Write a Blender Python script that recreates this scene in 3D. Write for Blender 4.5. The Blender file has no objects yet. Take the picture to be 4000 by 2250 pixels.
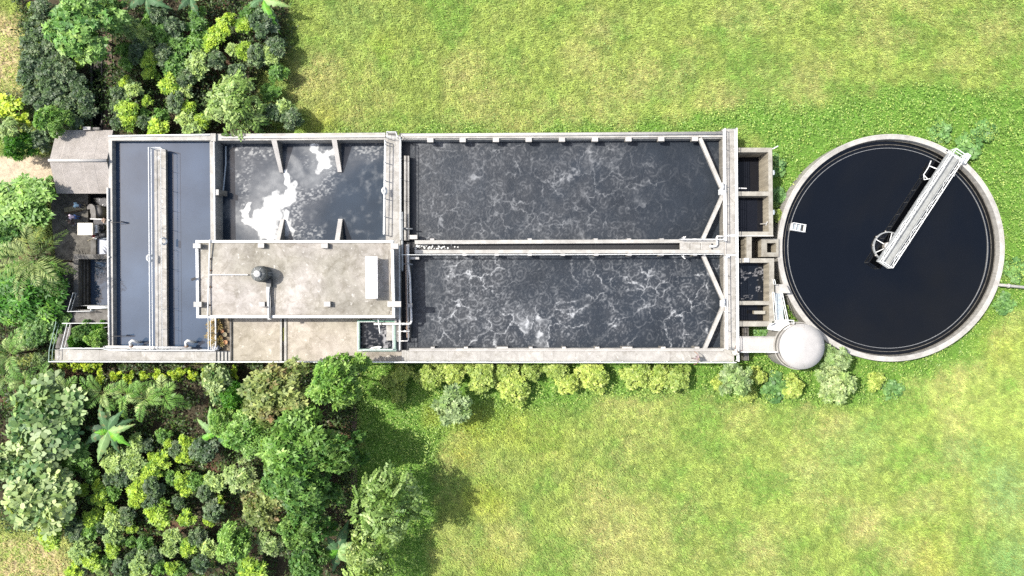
SUN_E, SKY_E, EXPO = 3.9, .13, 1.02
import bpy, bmesh, math, random
import numpy as np
from mathutils import Vector, Matrix
R = math.radians
scene = bpy.context.scene
COL = scene.collection
CAMZ = 72.0
FPX = 2760.0            # focal length of the drone camera in photo pixels

def K(z): return (CAMZ - z) / FPX
def W(px, py, z):       # where a photo point lies in metres at height z
    k = K(z)
    return ((px - 2000) * k, (1125 - py) * k, z)

# ------------------------------------------------------------------ noise
_rs = np.random.RandomState(7)
_LAT = _rs.rand(256, 256)
def vnoise(x, y):
    xi = np.floor(x).astype(int); yi = np.floor(y).astype(int)
    fx = x - xi; fy = y - yi
    fx = fx * fx * (3 - 2 * fx); fy = fy * fy * (3 - 2 * fy)
    g = lambda a, b: _LAT[a % 256, b % 256]
    return (g(xi, yi) * (1 - fx) + g(xi + 1, yi) * fx) * (1 - fy) + (g(xi, yi + 1) * (1 - fx) + g(xi + 1, yi + 1) * fx) * fy
def fbm(x, y, o=4, s=1.0):
    x = np.asarray(x, float) * s; y = np.asarray(y, float) * s
    a, t, n = .5, 0, 0
    for i in range(o):
        t = t + a * vnoise(x + 17.3 * i, y - 9.1 * i); n += a
        x, y = x * 2.03 + y * .11, y * 2.03 - x * .11; a *= .5
    return t / n
def sstep(a, b, v):
    t = np.clip((v - a) / (b - a), 0, 1)
    return t * t * (3 - 2 * t)
def sdf(poly, x, y):     # signed distance, negative inside
    d = np.full(np.shape(x), 1e9); ins = np.zeros(np.shape(x), bool)
    n = len(poly)
    for i in range(n):
        ax, ay = poly[i]; bx, by = poly[(i + 1) % n]
        ex, ey = bx - ax, by - ay
        t = np.clip(((x - ax) * ex + (y - ay) * ey) / (ex * ex + ey * ey + 1e-9), 0, 1)
        d = np.minimum(d, np.hypot(x - ax - t * ex, y - ay - t * ey))
        c = ((ay > y) != (by > y)) & (x < (bx - ax) * (y - ay) / ((by - ay) if by != ay else 1e-9) + ax)
        ins ^= c
    return np.where(ins, -d, d)

# ------------------------------------------------------------------ materials
MATS = {}
def newmat(name):
    m = bpy.data.materials.new(name); m.use_nodes = True
    nt = m.node_tree; nt.nodes.clear()
    MATS[name] = m
    return m, nt, nt.nodes, nt.links
def nn(nt, t, **kw):
    n = nt.nodes.new(t)
    for k, v in kw.items():
        if hasattr(n, k): setattr(n, k, v)
        else: n.inputs[k.replace('_', ' ')].default_value = v
    return n
def ramp(nt, stops):
    r = nt.nodes.new('ShaderNodeValToRGB')
    e = r.color_ramp.elements
    while len(e) < len(stops): e.new(.5)
    for i, (p, c) in enumerate(stops):
        e[i].position = p; e[i].color = (*c, 1) if len(c) == 3 else c
    return r
def mixc(nt, typ, fac, a, b):
    m = nt.nodes.new('ShaderNodeMix'); m.data_type = 'RGBA'; m.blend_type = typ
    for sock, v in ((0, fac), (6, a), (7, b)):
        if hasattr(v, 'is_output'): nt.links.new(v, m.inputs[sock])
        elif sock == 0: m.inputs[0].default_value = v
        else: m.inputs[sock].default_value = (*v, 1)
    return m.outputs[2]
def noise(nt, vec, scale, detail=5, rough=.6, dist=0.0):
    n = nt.nodes.new('ShaderNodeTexNoise')
    n.inputs['Scale'].default_value = scale; n.inputs['Detail'].default_value = detail
    n.inputs['Roughness'].default_value = rough; n.inputs['Distortion'].default_value = dist
    if vec is not None: nt.links.new(vec, n.inputs['Vector'])
    return n.outputs['Fac']
def finish(nt, col, rough=.8, spec=.3, bump=None, bstr=.3, bdist=.05, metal=0.0):
    b = nt.nodes.new('ShaderNodeBsdfPrincipled'); o = nt.nodes.new('ShaderNodeOutputMaterial')
    if hasattr(col, 'is_output'): nt.links.new(col, b.inputs['Base Color'])
    else: b.inputs['Base Color'].default_value = (*col, 1)
    if hasattr(rough, 'is_output'): nt.links.new(rough, b.inputs['Roughness'])
    else: b.inputs['Roughness'].default_value = rough
    b.inputs['Specular IOR Level'].default_value = spec
    b.inputs['Metallic'].default_value = metal
    if bump is not None:
        bp = nt.nodes.new('ShaderNodeBump'); bp.inputs['Strength'].default_value = bstr; bp.inputs['Distance'].default_value = bdist
        nt.links.new(bump, bp.inputs['Height']); nt.links.new(bp.outputs['Normal'], b.inputs['Normal'])
    nt.links.new(b.outputs[0], o.inputs[0])
    return b

def concrete(name, c, stain, amount=.5, side=(.16, .145, .115), sideamt=.75, scale=.9, joints=None):
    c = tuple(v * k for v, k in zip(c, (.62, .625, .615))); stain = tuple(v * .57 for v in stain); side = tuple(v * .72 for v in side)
    m, nt, N, L = newmat(name)
    g = N.new('ShaderNodeNewGeometry'); P = g.outputs['Position']
    big = noise(nt, P, .35 * scale, 4, .55); mid = noise(nt, P, 1.7 * scale, 6, .65, .4); fine = noise(nt, P, 14, 4, .7)
    r1 = ramp(nt, [(.38, (0, 0, 0)), (.68, (1, 1, 1))]); L.new(mid, r1.inputs[0])
    a = mixc(nt, 'MIX', r1.outputs[0], c, stain)
    r0 = ramp(nt, [(.3, (1 - .3 * amount,) * 3), (.7, (1.06,) * 3)]); L.new(big, r0.inputs[0])
    a = mixc(nt, 'MULTIPLY', 1.0, mixc(nt, 'MIX', 1 - amount, a, c), r0.outputs[0])
    rf = ramp(nt, [(.3, (.86,) * 3), (.7, (1.08,) * 3)]); L.new(fine, rf.inputs[0])
    a = mixc(nt, 'MULTIPLY', .8, a, rf.outputs[0])
    if name in ('concrete_roof', 'concrete_court'):
        bn = noise(nt, P, .16, 3, .5, .4); rb = ramp(nt, [(.4, (1.10, 1.06, 1.05)), (.6, (.90, .875, .80))]); L.new(bn, rb.inputs[0]); a = mixc(nt, 'MULTIPLY', 1, a, rb.outputs[0])
    if name in ('concrete_roof', 'concrete_court', 'concrete_deck'):
        pn = noise(nt, P, .55, 3, .5, 1.2); rp_ = ramp(nt, [(.56, (0, 0, 0)), (.60, (1, 1, 1)), (.64, (.55, .55, .55)), (.75, (0, 0, 0))]); L.new(pn, rp_.inputs[0])
        a = mixc(nt, 'MIX', rp_.outputs[0], a, mixc(nt, 'MULTIPLY', 1, a, (.82, .81, .78)))
        wn = noise(nt, P, 2.3, 5, .7, .3); rw = ramp(nt, [(.60, (0, 0, 0)), (.68, (.8, .8, .8))]); L.new(wn, rw.inputs[0])
        a = mixc(nt, 'MIX', rw.outputs[0], a, tuple(min(.8, v * 1.28) for v in c))
        vo = N.new('ShaderNodeTexVoronoi'); vo.feature = 'DISTANCE_TO_EDGE'; vo.inputs['Scale'].default_value = .28
        dn = N.new('ShaderNodeVectorMath'); dn.operation = 'ADD'; L.new(P, dn.inputs[0])
        ns = N.new('ShaderNodeTexNoise'); ns.inputs['Scale'].default_value = 1.2; ns.inputs['Detail'].default_value = 4; L.new(P, ns.inputs['Vector']); L.new(ns.outputs['Color'], dn.inputs[1]); L.new(dn.outputs[0], vo.inputs['Vector'])
        rc = ramp(nt, [(.0, (.62, .60, .56)), (.012, (1, 1, 1))]); L.new(vo.outputs['Distance'], rc.inputs[0])
        a = mixc(nt, 'MULTIPLY', .35, a, rc.outputs[0])
    if joints:      # cast joints every few metres, slightly dirty
        br = N.new('ShaderNodeTexBrick'); L.new(P, br.inputs['Vector']); br.offset = 0
        br.inputs['Scale'].default_value = 1; br.inputs['Brick Width'].default_value = joints[0]; br.inputs['Row Height'].default_value = joints[1]
        br.inputs['Mortar Size'].default_value = .03; br.inputs['Mortar Smooth'].default_value = .6
        br.inputs['Color1'].default_value = (1, 1, 1, 1); br.inputs['Color2'].default_value = (.94, .94, .94, 1); br.inputs['Mortar'].default_value = (.7, .69, .67, 1)
        a = mixc(nt, 'MULTIPLY', .8, a, br.outputs['Color'])
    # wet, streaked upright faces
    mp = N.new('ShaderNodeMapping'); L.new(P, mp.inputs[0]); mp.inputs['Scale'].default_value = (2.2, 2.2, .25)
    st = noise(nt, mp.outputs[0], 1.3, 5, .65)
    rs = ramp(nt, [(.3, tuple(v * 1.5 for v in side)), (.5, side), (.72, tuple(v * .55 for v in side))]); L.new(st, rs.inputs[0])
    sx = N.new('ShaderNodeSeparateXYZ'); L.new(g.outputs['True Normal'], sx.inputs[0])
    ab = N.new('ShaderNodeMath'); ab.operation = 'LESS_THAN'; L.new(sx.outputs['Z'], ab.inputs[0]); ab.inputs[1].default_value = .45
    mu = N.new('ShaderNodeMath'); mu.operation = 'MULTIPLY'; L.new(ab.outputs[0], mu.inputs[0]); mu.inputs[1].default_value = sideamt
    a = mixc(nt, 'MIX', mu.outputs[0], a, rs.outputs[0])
    finish(nt, a, .85, .25, fine, .25, .02)
    return m
concrete('concrete_light', (.60, .58, .55), (.42, .395, .36), .75, side=(.27, .255, .225), sideamt=.6)
concrete('concrete_deck', (.58, .555, .525), (.42, .395, .36), .8, joints=(3.1, 40))
concrete('concrete_roof', (.52, .50, .475), (.37, .35, .315), 1.0, scale=.75)
concrete('concrete_court', (.57, .53, .48), (.40, .365, .315), .9, scale=.6)
concrete('concrete_dirty', (.21, .195, .17), (.09, .082, .072), 1.0, side=(.06, .055, .045), scale=1.2)
concrete('concrete_grey', (.27, .255, .24), (.13, .12, .105), 1.0)
concrete('concrete_pit', (.50, .475, .42), (.33, .30, .25), .9, side=(.30, .265, .20), sideamt=.85)
concrete('concrete_pale', (.60, .575, .555), (.50, .475, .455), .5)

def plain(name, c, rough=.5, spec=.4, metal=0, var=.25, scale=3):
    m, nt, N, L = newmat(name)
    g = N.new('ShaderNodeNewGeometry')
    n = noise(nt, g.outputs['Position'], scale, 5, .65)
    r = ramp(nt, [(.3, (1 - var,) * 3), (.7, (1 + var * .4,) * 3)]); L.new(n, r.inputs[0])
    finish(nt, mixc(nt, 'MULTIPLY', 1, c, r.outputs[0]), rough, spec, n, .1, .01, metal)
    return m
plain('white_paint', (.62, .63, .62), .45)
plain('dome_paint', (.32, .31, .30), .7, .2, 0, .10, 1.2)
plain('white_pipe', (.52, .51, .49), .4)
plain('green_paint', (.09, .22, .15), .45)
plain('pale_green', (.24, .33, .28), .5)
plain('steel_grey', (.22, .225, .225), .4, metal=.3)
plain('galvanised', (.24, .25, .25), .5, metal=.1)
plain('deck_plate', (.24, .245, .235), .6)
plain('rust', (.16, .09, .05), .8)
plain('dark_metal', (.02, .02, .022), .5)
plain('tank_grey', (.10, .104, .10), .5)
plain('tank_dark', (.05, .052, .052), .5)
plain('cream_panel', (.55, .52, .44), .5)
plain('red_paint', (.5, .03, .03), .4)
plain('blue_white', (.32, .36, .385), .5)
plain('brown_pipe', (.30, .22, .17), .6)
plain('bark', (.10, .075, .05), .9, .1, 0, .5, 6)
plain('skin', (.20, .11, .07), .55)
plain('hair', (.012, .01, .009), .5)
plain('shirt_blue', (.28, .42, .50), .8)
plain('shirt_pink', (.62, .50, .60), .8)
plain('shirt_black', (.022, .016, .016), .8)
plain('shirt_white', (.68, .64, .56), .8)
plain('shirt_grey', (.22, .17, .17), .8)
plain('jeans', (.05, .10, .26), .85)
plain('trousers_dark', (.03, .035, .05), .85)
plain('terracotta', (.34, .18, .09), .8)
plain('plastic_blue_grey', (.25, .27, .32), .5)
plain('dry_soil', (.19, .155, .11), .95, .05, 0, .5, 4)
plain('cable', (.22, .19, .16), .6)
plain('wood', (.25, .22, .15), .8, .1, 0, .4, 5)

def roofsheet(name):
    m, nt, N, L = newmat(name)
    g = N.new('ShaderNodeNewGeometry'); P = g.outputs['Position']
    n = noise(nt, P, .8, 6, .65); n2 = noise(nt, P, 4, 4, .6)
    r = ramp(nt, [(.3, (.245, .222, .20)), (.6, (.305, .28, .258)), (.8, (.35, .325, .30))]); L.new(n, r.inputs[0])
    r2 = ramp(nt, [(.3, (.85,) * 3), (.7, (1.05,) * 3)]); L.new(n2, r2.inputs[0])
    finish(nt, mixc(nt, 'MULTIPLY', 1, r.outputs[0], r2.outputs[0]), .7, .3)
roofsheet('asbestos_sheet')

def panelmat():
    m, nt, N, L = newmat('solar_glare_glass')
    tc = N.new('ShaderNodeNewGeometry')
    br = N.new('ShaderNodeTexBrick'); L.new(tc.outputs['Position'], br.inputs['Vector']); br.offset = 0
    br.inputs['Scale'].default_value = 1; br.inputs['Brick Width'].default_value = .165; br.inputs['Row Height'].default_value = .165; br.inputs['Mortar Size'].default_value = .012
    br.inputs['Color1'].default_value = (.50, .50, .51, 1); br.inputs['Color2'].default_value = (.53, .53, .54, 1); br.inputs['Mortar'].default_value = (.38, .39, .42, 1)  # overexposed glare painted into the module colour as near white
    finish(nt, br.outputs['Color'], .25, .5)
panelmat()

def watermat(name, base, foamcol=(.75, .76, .75), rough=.06, bscale=3.0, bstr=.25, bdist=.05, ior=1.33, foam=True, silt=None, fine=0.0):
    m, nt, N, L = newmat(name)
    g = N.new('ShaderNodeNewGeometry'); P = g.outputs['Position']
    n1 = noise(nt, P, bscale, 4, .55, .6)
    big = noise(nt, P, .25, 3, .5)
    r = ramp(nt, [(.3, tuple(v * .8 for v in base)), (.7, tuple(v * 1.2 for v in base))]); L.new(big, r.inputs[0])
    col = r.outputs[0]; rg = rough
    if silt is not None:
        at0 = N.new('ShaderNodeAttribute'); at0.attribute_name = 'silt'
        col = mixc(nt, 'MIX', at0.outputs['Fac'], col, silt)
    if foam:
        at = N.new('ShaderNodeAttribute'); at.attribute_name = 'foam'
        n3 = noise(nt, P, 9, 5, .7)
        ad = N.new('ShaderNodeMath'); ad.operation = 'MULTIPLY_ADD'; L.new(n3, ad.inputs[0]); ad.inputs[1].default_value = .7; ad.inputs[2].default_value = -.35
        ml = N.new('ShaderNodeMath'); ml.operation = 'MULTIPLY'; L.new(ad.outputs[0], ml.inputs[0]); L.new(at.outputs['Fac'], ml.inputs[1])
        a2 = N.new('ShaderNodeMath'); a2.operation = 'ADD'; a2.use_clamp = True; L.new(at.outputs['Fac'], a2.inputs[0]); L.new(ml.outputs[0], a2.inputs[1])
        col = mixc(nt, 'MIX', a2.outputs[0], col, foamcol)
        rr = N.new('ShaderNodeMapRange'); L.new(a2.outputs[0], rr.inputs[0]); rr.inputs[3].default_value = rough; rr.inputs[4].default_value = .8
        rg = rr.outputs[0]
    b = finish(nt, col, rg, .5, n1, bstr, bdist)
    b.inputs['IOR'].default_value = ior
watermat('water_blue', (.036, .054, .086), rough=.03, bscale=2.2, bstr=.12, bdist=.015, ior=1.36, foam=False)
watermat('water_mix', (.019, .028, .041), foamcol=(.62, .63, .62), rough=.10, bscale=3.4, bstr=.16, bdist=.025, ior=1.33, silt=(.058, .064, .074))
watermat('water_aerated', (.0150, .0195, .0262), foamcol=(.29, .30, .31), rough=.36, bscale=3.2, bstr=.45, bdist=.06, silt=(.034, .037, .042))
watermat('water_black', (.0012, .0014, .0020), rough=.015, bscale=1.6, bstr=.02, bdist=.008, ior=1.52, foam=False)
watermat('water_pit', (.006, .0065, .009), rough=.05, bscale=3, bstr=.15, bdist=.03, foam=False)
watermat('water_dark_foam', (.007, .009, .013), foamcol=(.22, .22, .23), rough=.08, bscale=4, bstr=.25, bdist=.03)
watermat('water_channel', (.028, .028, .029), rough=.3, bscale=3.5, bstr=.5, bdist=.06, foam=False)

def leafmat(name='leaf', transl=.3, rough=.5, spec=.35):
    m, nt, N, L = newmat(name)
    at = N.new('ShaderNodeAttribute'); at.attribute_name = 'tint'
    oi = N.new('ShaderNodeObjectInfo'); g = N.new('ShaderNodeNewGeometry')
    r1 = ramp(nt, [(0, (.82, .86, .86)), (1, (1.2, 1.14, 1.08))]); L.new(oi.outputs['Random'], r1.inputs[0])
    r2 = ramp(nt, [(0, (.68, .72, .70)), (.5, (1, 1, 1)), (1, (1.35, 1.28, 1.2))]); L.new(g.outputs['Random Per Island'], r2.inputs[0])
    c = mixc(nt, 'MULTIPLY', 1, mixc(nt, 'MULTIPLY', 1, at.outputs['Color'], r1.outputs[0]), r2.outputs[0])
    b = N.new('ShaderNodeBsdfPrincipled'); L.new(c, b.inputs['Base Color']); b.inputs['Roughness'].default_value = rough; b.inputs['Specular IOR Level'].default_value = spec
    t = N.new('ShaderNodeBsdfTranslucent')
    tc = mixc(nt, 'MULTIPLY', 1, c, (1.25, 1.2, .5)); L.new(tc, t.inputs['Color'])
    mx = N.new('ShaderNodeMixShader'); mx.inputs[0].default_value = transl
    L.new(b.outputs[0], mx.inputs[1]); L.new(t.outputs[0], mx.inputs[2])
    o = N.new('ShaderNodeOutputMaterial'); L.new(mx.outputs[0], o.inputs[0])
leafmat(); leafmat('blade', .35, .6, .2)

def groundmat():
    m, nt, N, L = newmat('ground')
    at = N.new('ShaderNodeAttribute'); at.attribute_name = 'tint'
    g = N.new('ShaderNodeNewGeometry'); P = g.outputs['Position']
    n = noise(nt, P, 5, 6, .7); n2 = noise(nt, P, 1.1, 5, .6)
    r = ramp(nt, [(.3, (.6, .6, .6)), (.5, (1, 1, 1)), (.72, (1.3, 1.25, 1.2))]); L.new(n, r.inputs[0])
    r2 = ramp(nt, [(.3, (.8, .8, .8)), (.7, (1.15, 1.15, 1.1))]); L.new(n2, r2.inputs[0])
    c = mixc(nt, 'MULTIPLY', 1, mixc(nt, 'MULTIPLY', 1, at.outputs['Color'], r.outputs[0]), r2.outputs[0])
    finish(nt, c, .95, .1, n, .6, .08)
groundmat()

# ------------------------------------------------------------------ mesh builder
class MB:
    def __init__(self): self.v = []; self.f = []
    def add(self, vs, fs):
        o = len(self.v); self.v += [tuple(p) for p in vs]; self.f += [tuple(i + o for i in f) for f in fs]; return self
    def prism(self, pts, z0, z1):            # pts: plan outline in metres
        n = len(pts)
        a = sum(pts[i][0] * pts[(i + 1) % n][1] - pts[(i + 1) % n][0] * pts[i][1] for i in range(n))
        if a < 0: pts = pts[::-1]
        vs = [(p[0], p[1], z0) for p in pts] + [(p[0], p[1], z1) for p in pts]
        fs = [tuple(range(n))[::-1], tuple(range(n, 2 * n))] + [(i, (i + 1) % n, n + (i + 1) % n, n + i) for i in range(n)]
        return self.add(vs, fs)
    def slab(self, px, zt, zb):               # outline read on the photo at its top height
        return self.prism([W(x, y, zt)[:2] for x, y in px], zb, zt)
    def rect(self, x0, y0, x1, y1, zt, zb):
        return self.slab([(x0, y0), (x1, y0), (x1, y1), (x0, y1)], zt, zb)
    def box(self, c, s, ax=(1, 0, 0), up=(0, 0, 1)):
        ax = Vector(ax).normalized(); up = Vector(up).normalized(); sd = up.cross(ax).normalized(); up = ax.cross(sd)
        c = Vector(c); vs = []
        for k in (-1, 1):
            for i, j in ((-1, -1), (1, -1), (1, 1), (-1, 1)):
                vs.append(c + ax * (i * s[0] / 2) + sd * (j * s[1] / 2) + up * (k * s[2] / 2))
        return self.add(vs, [(3, 2, 1, 0), (4, 5, 6, 7), (0, 1, 5, 4), (1, 2, 6, 5), (2, 3, 7, 6), (3, 0, 4, 7)])
    def bar(self, a, b, w, h):
        a = Vector(a); b = Vector(b); d = b - a
        up = (0, 0, 1) if abs(d.normalized().z) < .95 else (1, 0, 0)
        return self.box((a + b) / 2, (d.length, w, h), d, up)
    def tube(self, pts, r, n=8, cap=True, r2=None):
        pts = [Vector(p) for p in pts]; m = len(pts); vs = []; fs = []
        prev = None
        for i, p in enumerate(pts):
            d = (pts[min(i + 1, m - 1)] - pts[max(i - 1, 0)]).normalized()
            if prev is None:
                prev = d.orthogonal().normalized()
            u = (prev - d * prev.dot(d)).normalized(); prev = u; w = d.cross(u)
            rr = r if r2 is None else r + (r2 - r) * i / (m - 1)
            for k in range(n):
                t = 2 * math.pi * k / n
                vs.append(p + u * (rr * math.cos(t)) + w * (rr * math.sin(t)))
        for i in range(m - 1):
            for k in range(n):
                fs.append((i * n + k, i * n + (k + 1) % n, (i + 1) * n + (k + 1) % n, (i + 1) * n + k))
        if cap: fs += [tuple(range(n))[::-1], tuple(range((m - 1) * n, m * n))]
        return self.add(vs, fs)
    def lathe(self, c, prof, n=48, close=False):   # prof: (radius, height)
        vs = []; fs = []; m = len(prof)
        for r, z in prof:
            for k in range(n):
                t = 2 * math.pi * k / n; vs.append((c[0] + r * math.cos(t), c[1] + r * math.sin(t), c[2] + z))
        for i in range(m - 1 + (1 if close else 0)):
            j = (i + 1) % m
            for k in range(n): fs.append((i * n + k, i * n + (k + 1) % n, j * n + (k + 1) % n, j * n + k))
        return self.add(vs, fs)
    def torus(self, c, R_, r, nrm=(0, 0, 1), n=24, k=8):
        nrm = Vector(nrm).normalized(); u = nrm.orthogonal().normalized(); w = nrm.cross(u); c = Vector(c); vs = []; fs = []
        for i in range(n):
            t = 2 * math.pi * i / n; d = u * math.cos(t) + w * math.sin(t)
            for j in range(k):
                s = 2 * math.pi * j / k; vs.append(c + d * (R_ + r * math.cos(s)) + nrm * (r * math.sin(s)))
        for i in range(n):
            for j in range(k): fs.append((i * k + j, ((i + 1) % n) * k + j, ((i + 1) % n) * k + (j + 1) % k, i * k + (j + 1) % k))
        return self.add(vs, fs)
    def build(self, name, mat, parent=None, smooth=False):
        me = bpy.data.meshes.new(name); off = parent['_at'] if parent is not None and '_at' in parent.keys() else (0, 0, 0)
        me.from_pydata([(x - off[0], y - off[1], z - off[2]) for x, y, z in self.v], [], self.f); me.update()
        if len(self.f) < 60000 and not getattr(self, 'raw', False):
            bm = bmesh.new(); bm.from_mesh(me); bmesh.ops.recalc_face_normals(bm, faces=bm.faces); bm.to_mesh(me); bm.free()
        me.materials.append(MATS[mat] if isinstance(mat, str) else mat)
        if smooth: me.polygons.foreach_set('use_smooth', [True] * len(me.polygons))
        o = bpy.data.objects.new(name, me); COL.objects.link(o)
        if parent is not None: o.parent = parent
        return o

def tag(o, label, cat, group=None, kind=None):
    o['label'] = label; o['category'] = cat
    if group: o['group'] = group
    if kind: o['kind'] = kind
    return o
def thing(name, loc, label, cat, group=None):
    o = bpy.data.objects.new(name, None); COL.objects.link(o); o.location = loc
    o['_at'] = tuple(loc); o.empty_display_size = .2
    return tag(o, label, cat, group)

def railing(parent, top_px, z, h=1.0, mat='white_paint', r=.03, mids=(.5,), step=1.9, name='railing', zs=None):
    """top_px: the top rail as the photo shows it; zs: deck height per point."""
    zs = zs or [z] * len(top_px)
    pts = [Vector(W(px, py, zz + h)) for (px, py), zz in zip(top_px, zs)]
    m = MB()
    m.tube(pts, r, 6)
    for f in mids: m.tube([p - Vector((0, 0, h * (1 - f))) for p in pts], r * .8, 6)
    for i in range(len(pts) - 1):
        a, b = pts[i], pts[i + 1]; n = max(1, round((b - a).length / step))
        for j in range(n + (1 if i == len(pts) - 2 else 0)):
            p = a + (b - a) * (j / n); m.tube([p, p - Vector((0, 0, h))], r, 6)
    return m.build(name, mat, parent)

def arc(c, r, a0, a1, n, z):
    return [(c[0] + r * math.cos(R(a0 + (a1 - a0) * i / n)), c[1] + r * math.sin(R(a0 + (a1 - a0) * i / n)), z) for i in range(n + 1)]

def gridmesh(name, x0, y0, x1, y1, z, step, mat, attrs):
    nx = max(2, int((x1 - x0) / step)); ny = max(2, int((y1 - y0) / step))
    X, Y = np.meshgrid(np.linspace(x0, x1, nx), np.linspace(y0, y1, ny))
    Z = np.full_like(X, z)
    me = bpy.data.meshes.new(name)
    co = np.stack([X, Y, Z], -1).reshape(-1, 3)
    i = np.arange(nx * ny).reshape(ny, nx)
    q = np.stack([i[:-1, :-1], i[:-1, 1:], i[1:, 1:], i[1:, :-1]], -1).reshape(-1, 4)
    setmesh(me, co, q)
    for k, fn in attrs.items():
        v = fn(X, Y)
        if v.ndim == 3:
            a = me.attributes.new(k, 'FLOAT_COLOR', 'POINT'); c = np.ones((nx * ny, 4)); c[:, :3] = v.reshape(-1, 3); a.data.foreach_set('color', c.ravel().astype(np.float32))
        else:
            a = me.attributes.new(k, 'FLOAT', 'POINT'); a.data.foreach_set('value', v.ravel().astype(np.float32))
    me.materials.append(MATS[mat])
    o = bpy.data.objects.new(name, me); COL.objects.link(o)
    return o
def setmesh(me, co, q):
    k = q.shape[1]
    me.vertices.add(len(co)); me.vertices.foreach_set('co', np.asarray(co, np.float32).ravel())
    me.loops.add(q.size); me.loops.foreach_set('vertex_index', q.ravel().astype(np.int32))
    me.polygons.add(len(q)); me.polygons.foreach_set('loop_start', np.arange(0, q.size, k, dtype=np.int32))
    me.update(calc_edges=True); me.validate()
# =================================================================== SETTING: ground zones (given in photo pixels at ground height)
def topx(X, Y): return 2000 + X / K(0), 1125 - Y / K(0)
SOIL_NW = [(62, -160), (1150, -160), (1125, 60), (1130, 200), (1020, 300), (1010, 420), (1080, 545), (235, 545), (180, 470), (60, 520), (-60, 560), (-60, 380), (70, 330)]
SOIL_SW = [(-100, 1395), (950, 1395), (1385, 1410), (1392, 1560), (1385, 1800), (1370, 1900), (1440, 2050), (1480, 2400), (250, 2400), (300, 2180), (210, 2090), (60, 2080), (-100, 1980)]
SOIL_W = [(-120, 940), (225, 940), (225, 1410), (-120, 1410)]
YARD = [(185, 745), (470, 745), (470, 1420), (225, 1420), (235, 1180), (215, 1000), (150, 900)]
PATHW = [(-160, 612), (120, 600), (300, 605), (420, 600), (420, 740), (215, 750), (120, 735), (-160, 745)]
DRY_W = [(-160, 45), (70, 60), (95, 150), (70, 300), (105, 360), (40, 372), (-160, 372)]
DRY_SW = [(-160, 2085), (215, 2110), (285, 2175), (265, 2400), (-160, 2400)]
LUSH = [(1180, 545), (1330, 515), (1560, 522), (1800, 490), (2050, 500), (2250, 488), (2620, 470), (2780, 420), (2930, 405), (3080, 420), (3240, 425), (3320, 380), (3600, 350), (3800, 365), (4200, 380),
        (4200, 1180), (3950, 1240), (3760, 1420), (3620, 1480), (3480, 1540), (3300, 1580), (3000, 1580), (2700, 1540), (2450, 1570), (2150, 1560), (1830, 1720), (1740, 1700), (1700, 1900), (1690, 2120), (1660, 2300), (1380, 2300), (1380, 1300), (3000, 1300), (3000, 520)]
DRYS = [(1230, 330, 170, .5), (1240, 230, 90, .45), (1800, 300, 130, .35), (2270, 235, 120, .5), (2500, 320, 130, .4), (2830, 420, 140, .45), (3100, 330, 160, .5), (1850, 420, 180, .35), (2350, 90, 120, .35), (3850, 120, 130, .3),
        (1960, 2080, 130, .55), (2420, 2100, 260, .6), (2330, 1960, 90, .4), (3370, 2050, 120, .55), (3600, 1980, 120, .4), (3270, 1650, 70, .5), (3210, 1690, 60, .4), (3640, 2180, 160, .4), (3720, 1640, 80, .35), (2960, 2140, 150, .4), (1380, 420, 90, .35), (3160, 1830, 80, .3)]
TEAL = [(3930, 1950, 170, .8), (4000, 2200, 150, .7), (3750, 1760, 120, .5), (3300, 1750, 160, .3), (3180, 1850, 140, .25), (2900, 60, 120, .2), (1400, 60, 130, .25)]
YEL = [(1830, 1660, 130, .9), (1800, 1780, 110, .8), (2000, 1650, 100, .5), (1880, 1940, 110, .7), (1700, 1620, 60, .7), (3620, 2180, 130, .6), (2120, 1720, 130, .35), (1930, 2180, 120, .4), (1260, 480, 90, .5), (1500, 180, 80, .4), (3900, 1330, 130, .4), (3850, 1250, 80, .3)]
def blobs(lst, px, py, wx):
    v = np.zeros(np.shape(px))
    for cx, cy, r, s in lst:
        d = np.hypot(px - cx, py - cy) / r + (wx - .5) * 1.4
        v = np.maximum(v, s * sstep(1.25, .15, d))
    return v
def zones(X, Y):
    px, py = topx(X, Y)
    n1 = fbm(X, Y, 4, .22); n2 = fbm(X + 40, Y - 13, 4, .9)
    wob = (n1 - .5) * 90 + (n2 - .5) * 60
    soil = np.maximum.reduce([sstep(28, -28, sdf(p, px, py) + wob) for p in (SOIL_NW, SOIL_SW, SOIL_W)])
    path = sstep(14, -14, sdf(PATHW, px, py) + wob * .35)
    dryg = np.maximum(sstep(30, -30, sdf(DRY_W, px, py) + wob), sstep(40, -30, sdf(DRY_SW, px, py) + wob))
    lush = sstep(38, -30, sdf(LUSH, px, py) + wob * 1.1)
    dry = np.clip(blobs(DRYS, px, py, n1) * 1.3 + (n1 - .5) * 1.5 + (n2 - .5) * .8, 0, 1)
    return dict(px=px, py=py, soil=np.clip(soil - path - dryg, 0, 1), path=path, dryg=dryg * (1 - path), lush=lush * (1 - .35 * blobs(YEL, px, py, n1)), dry=dry * (1 - lush), teal=blobs(TEAL, px, py, n1), yel=blobs(YEL, px, py, n1), n1=n1, n2=n2)
def lerp(a, b, t):
    return a + (np.asarray(b) - a) * t[..., None]
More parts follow.
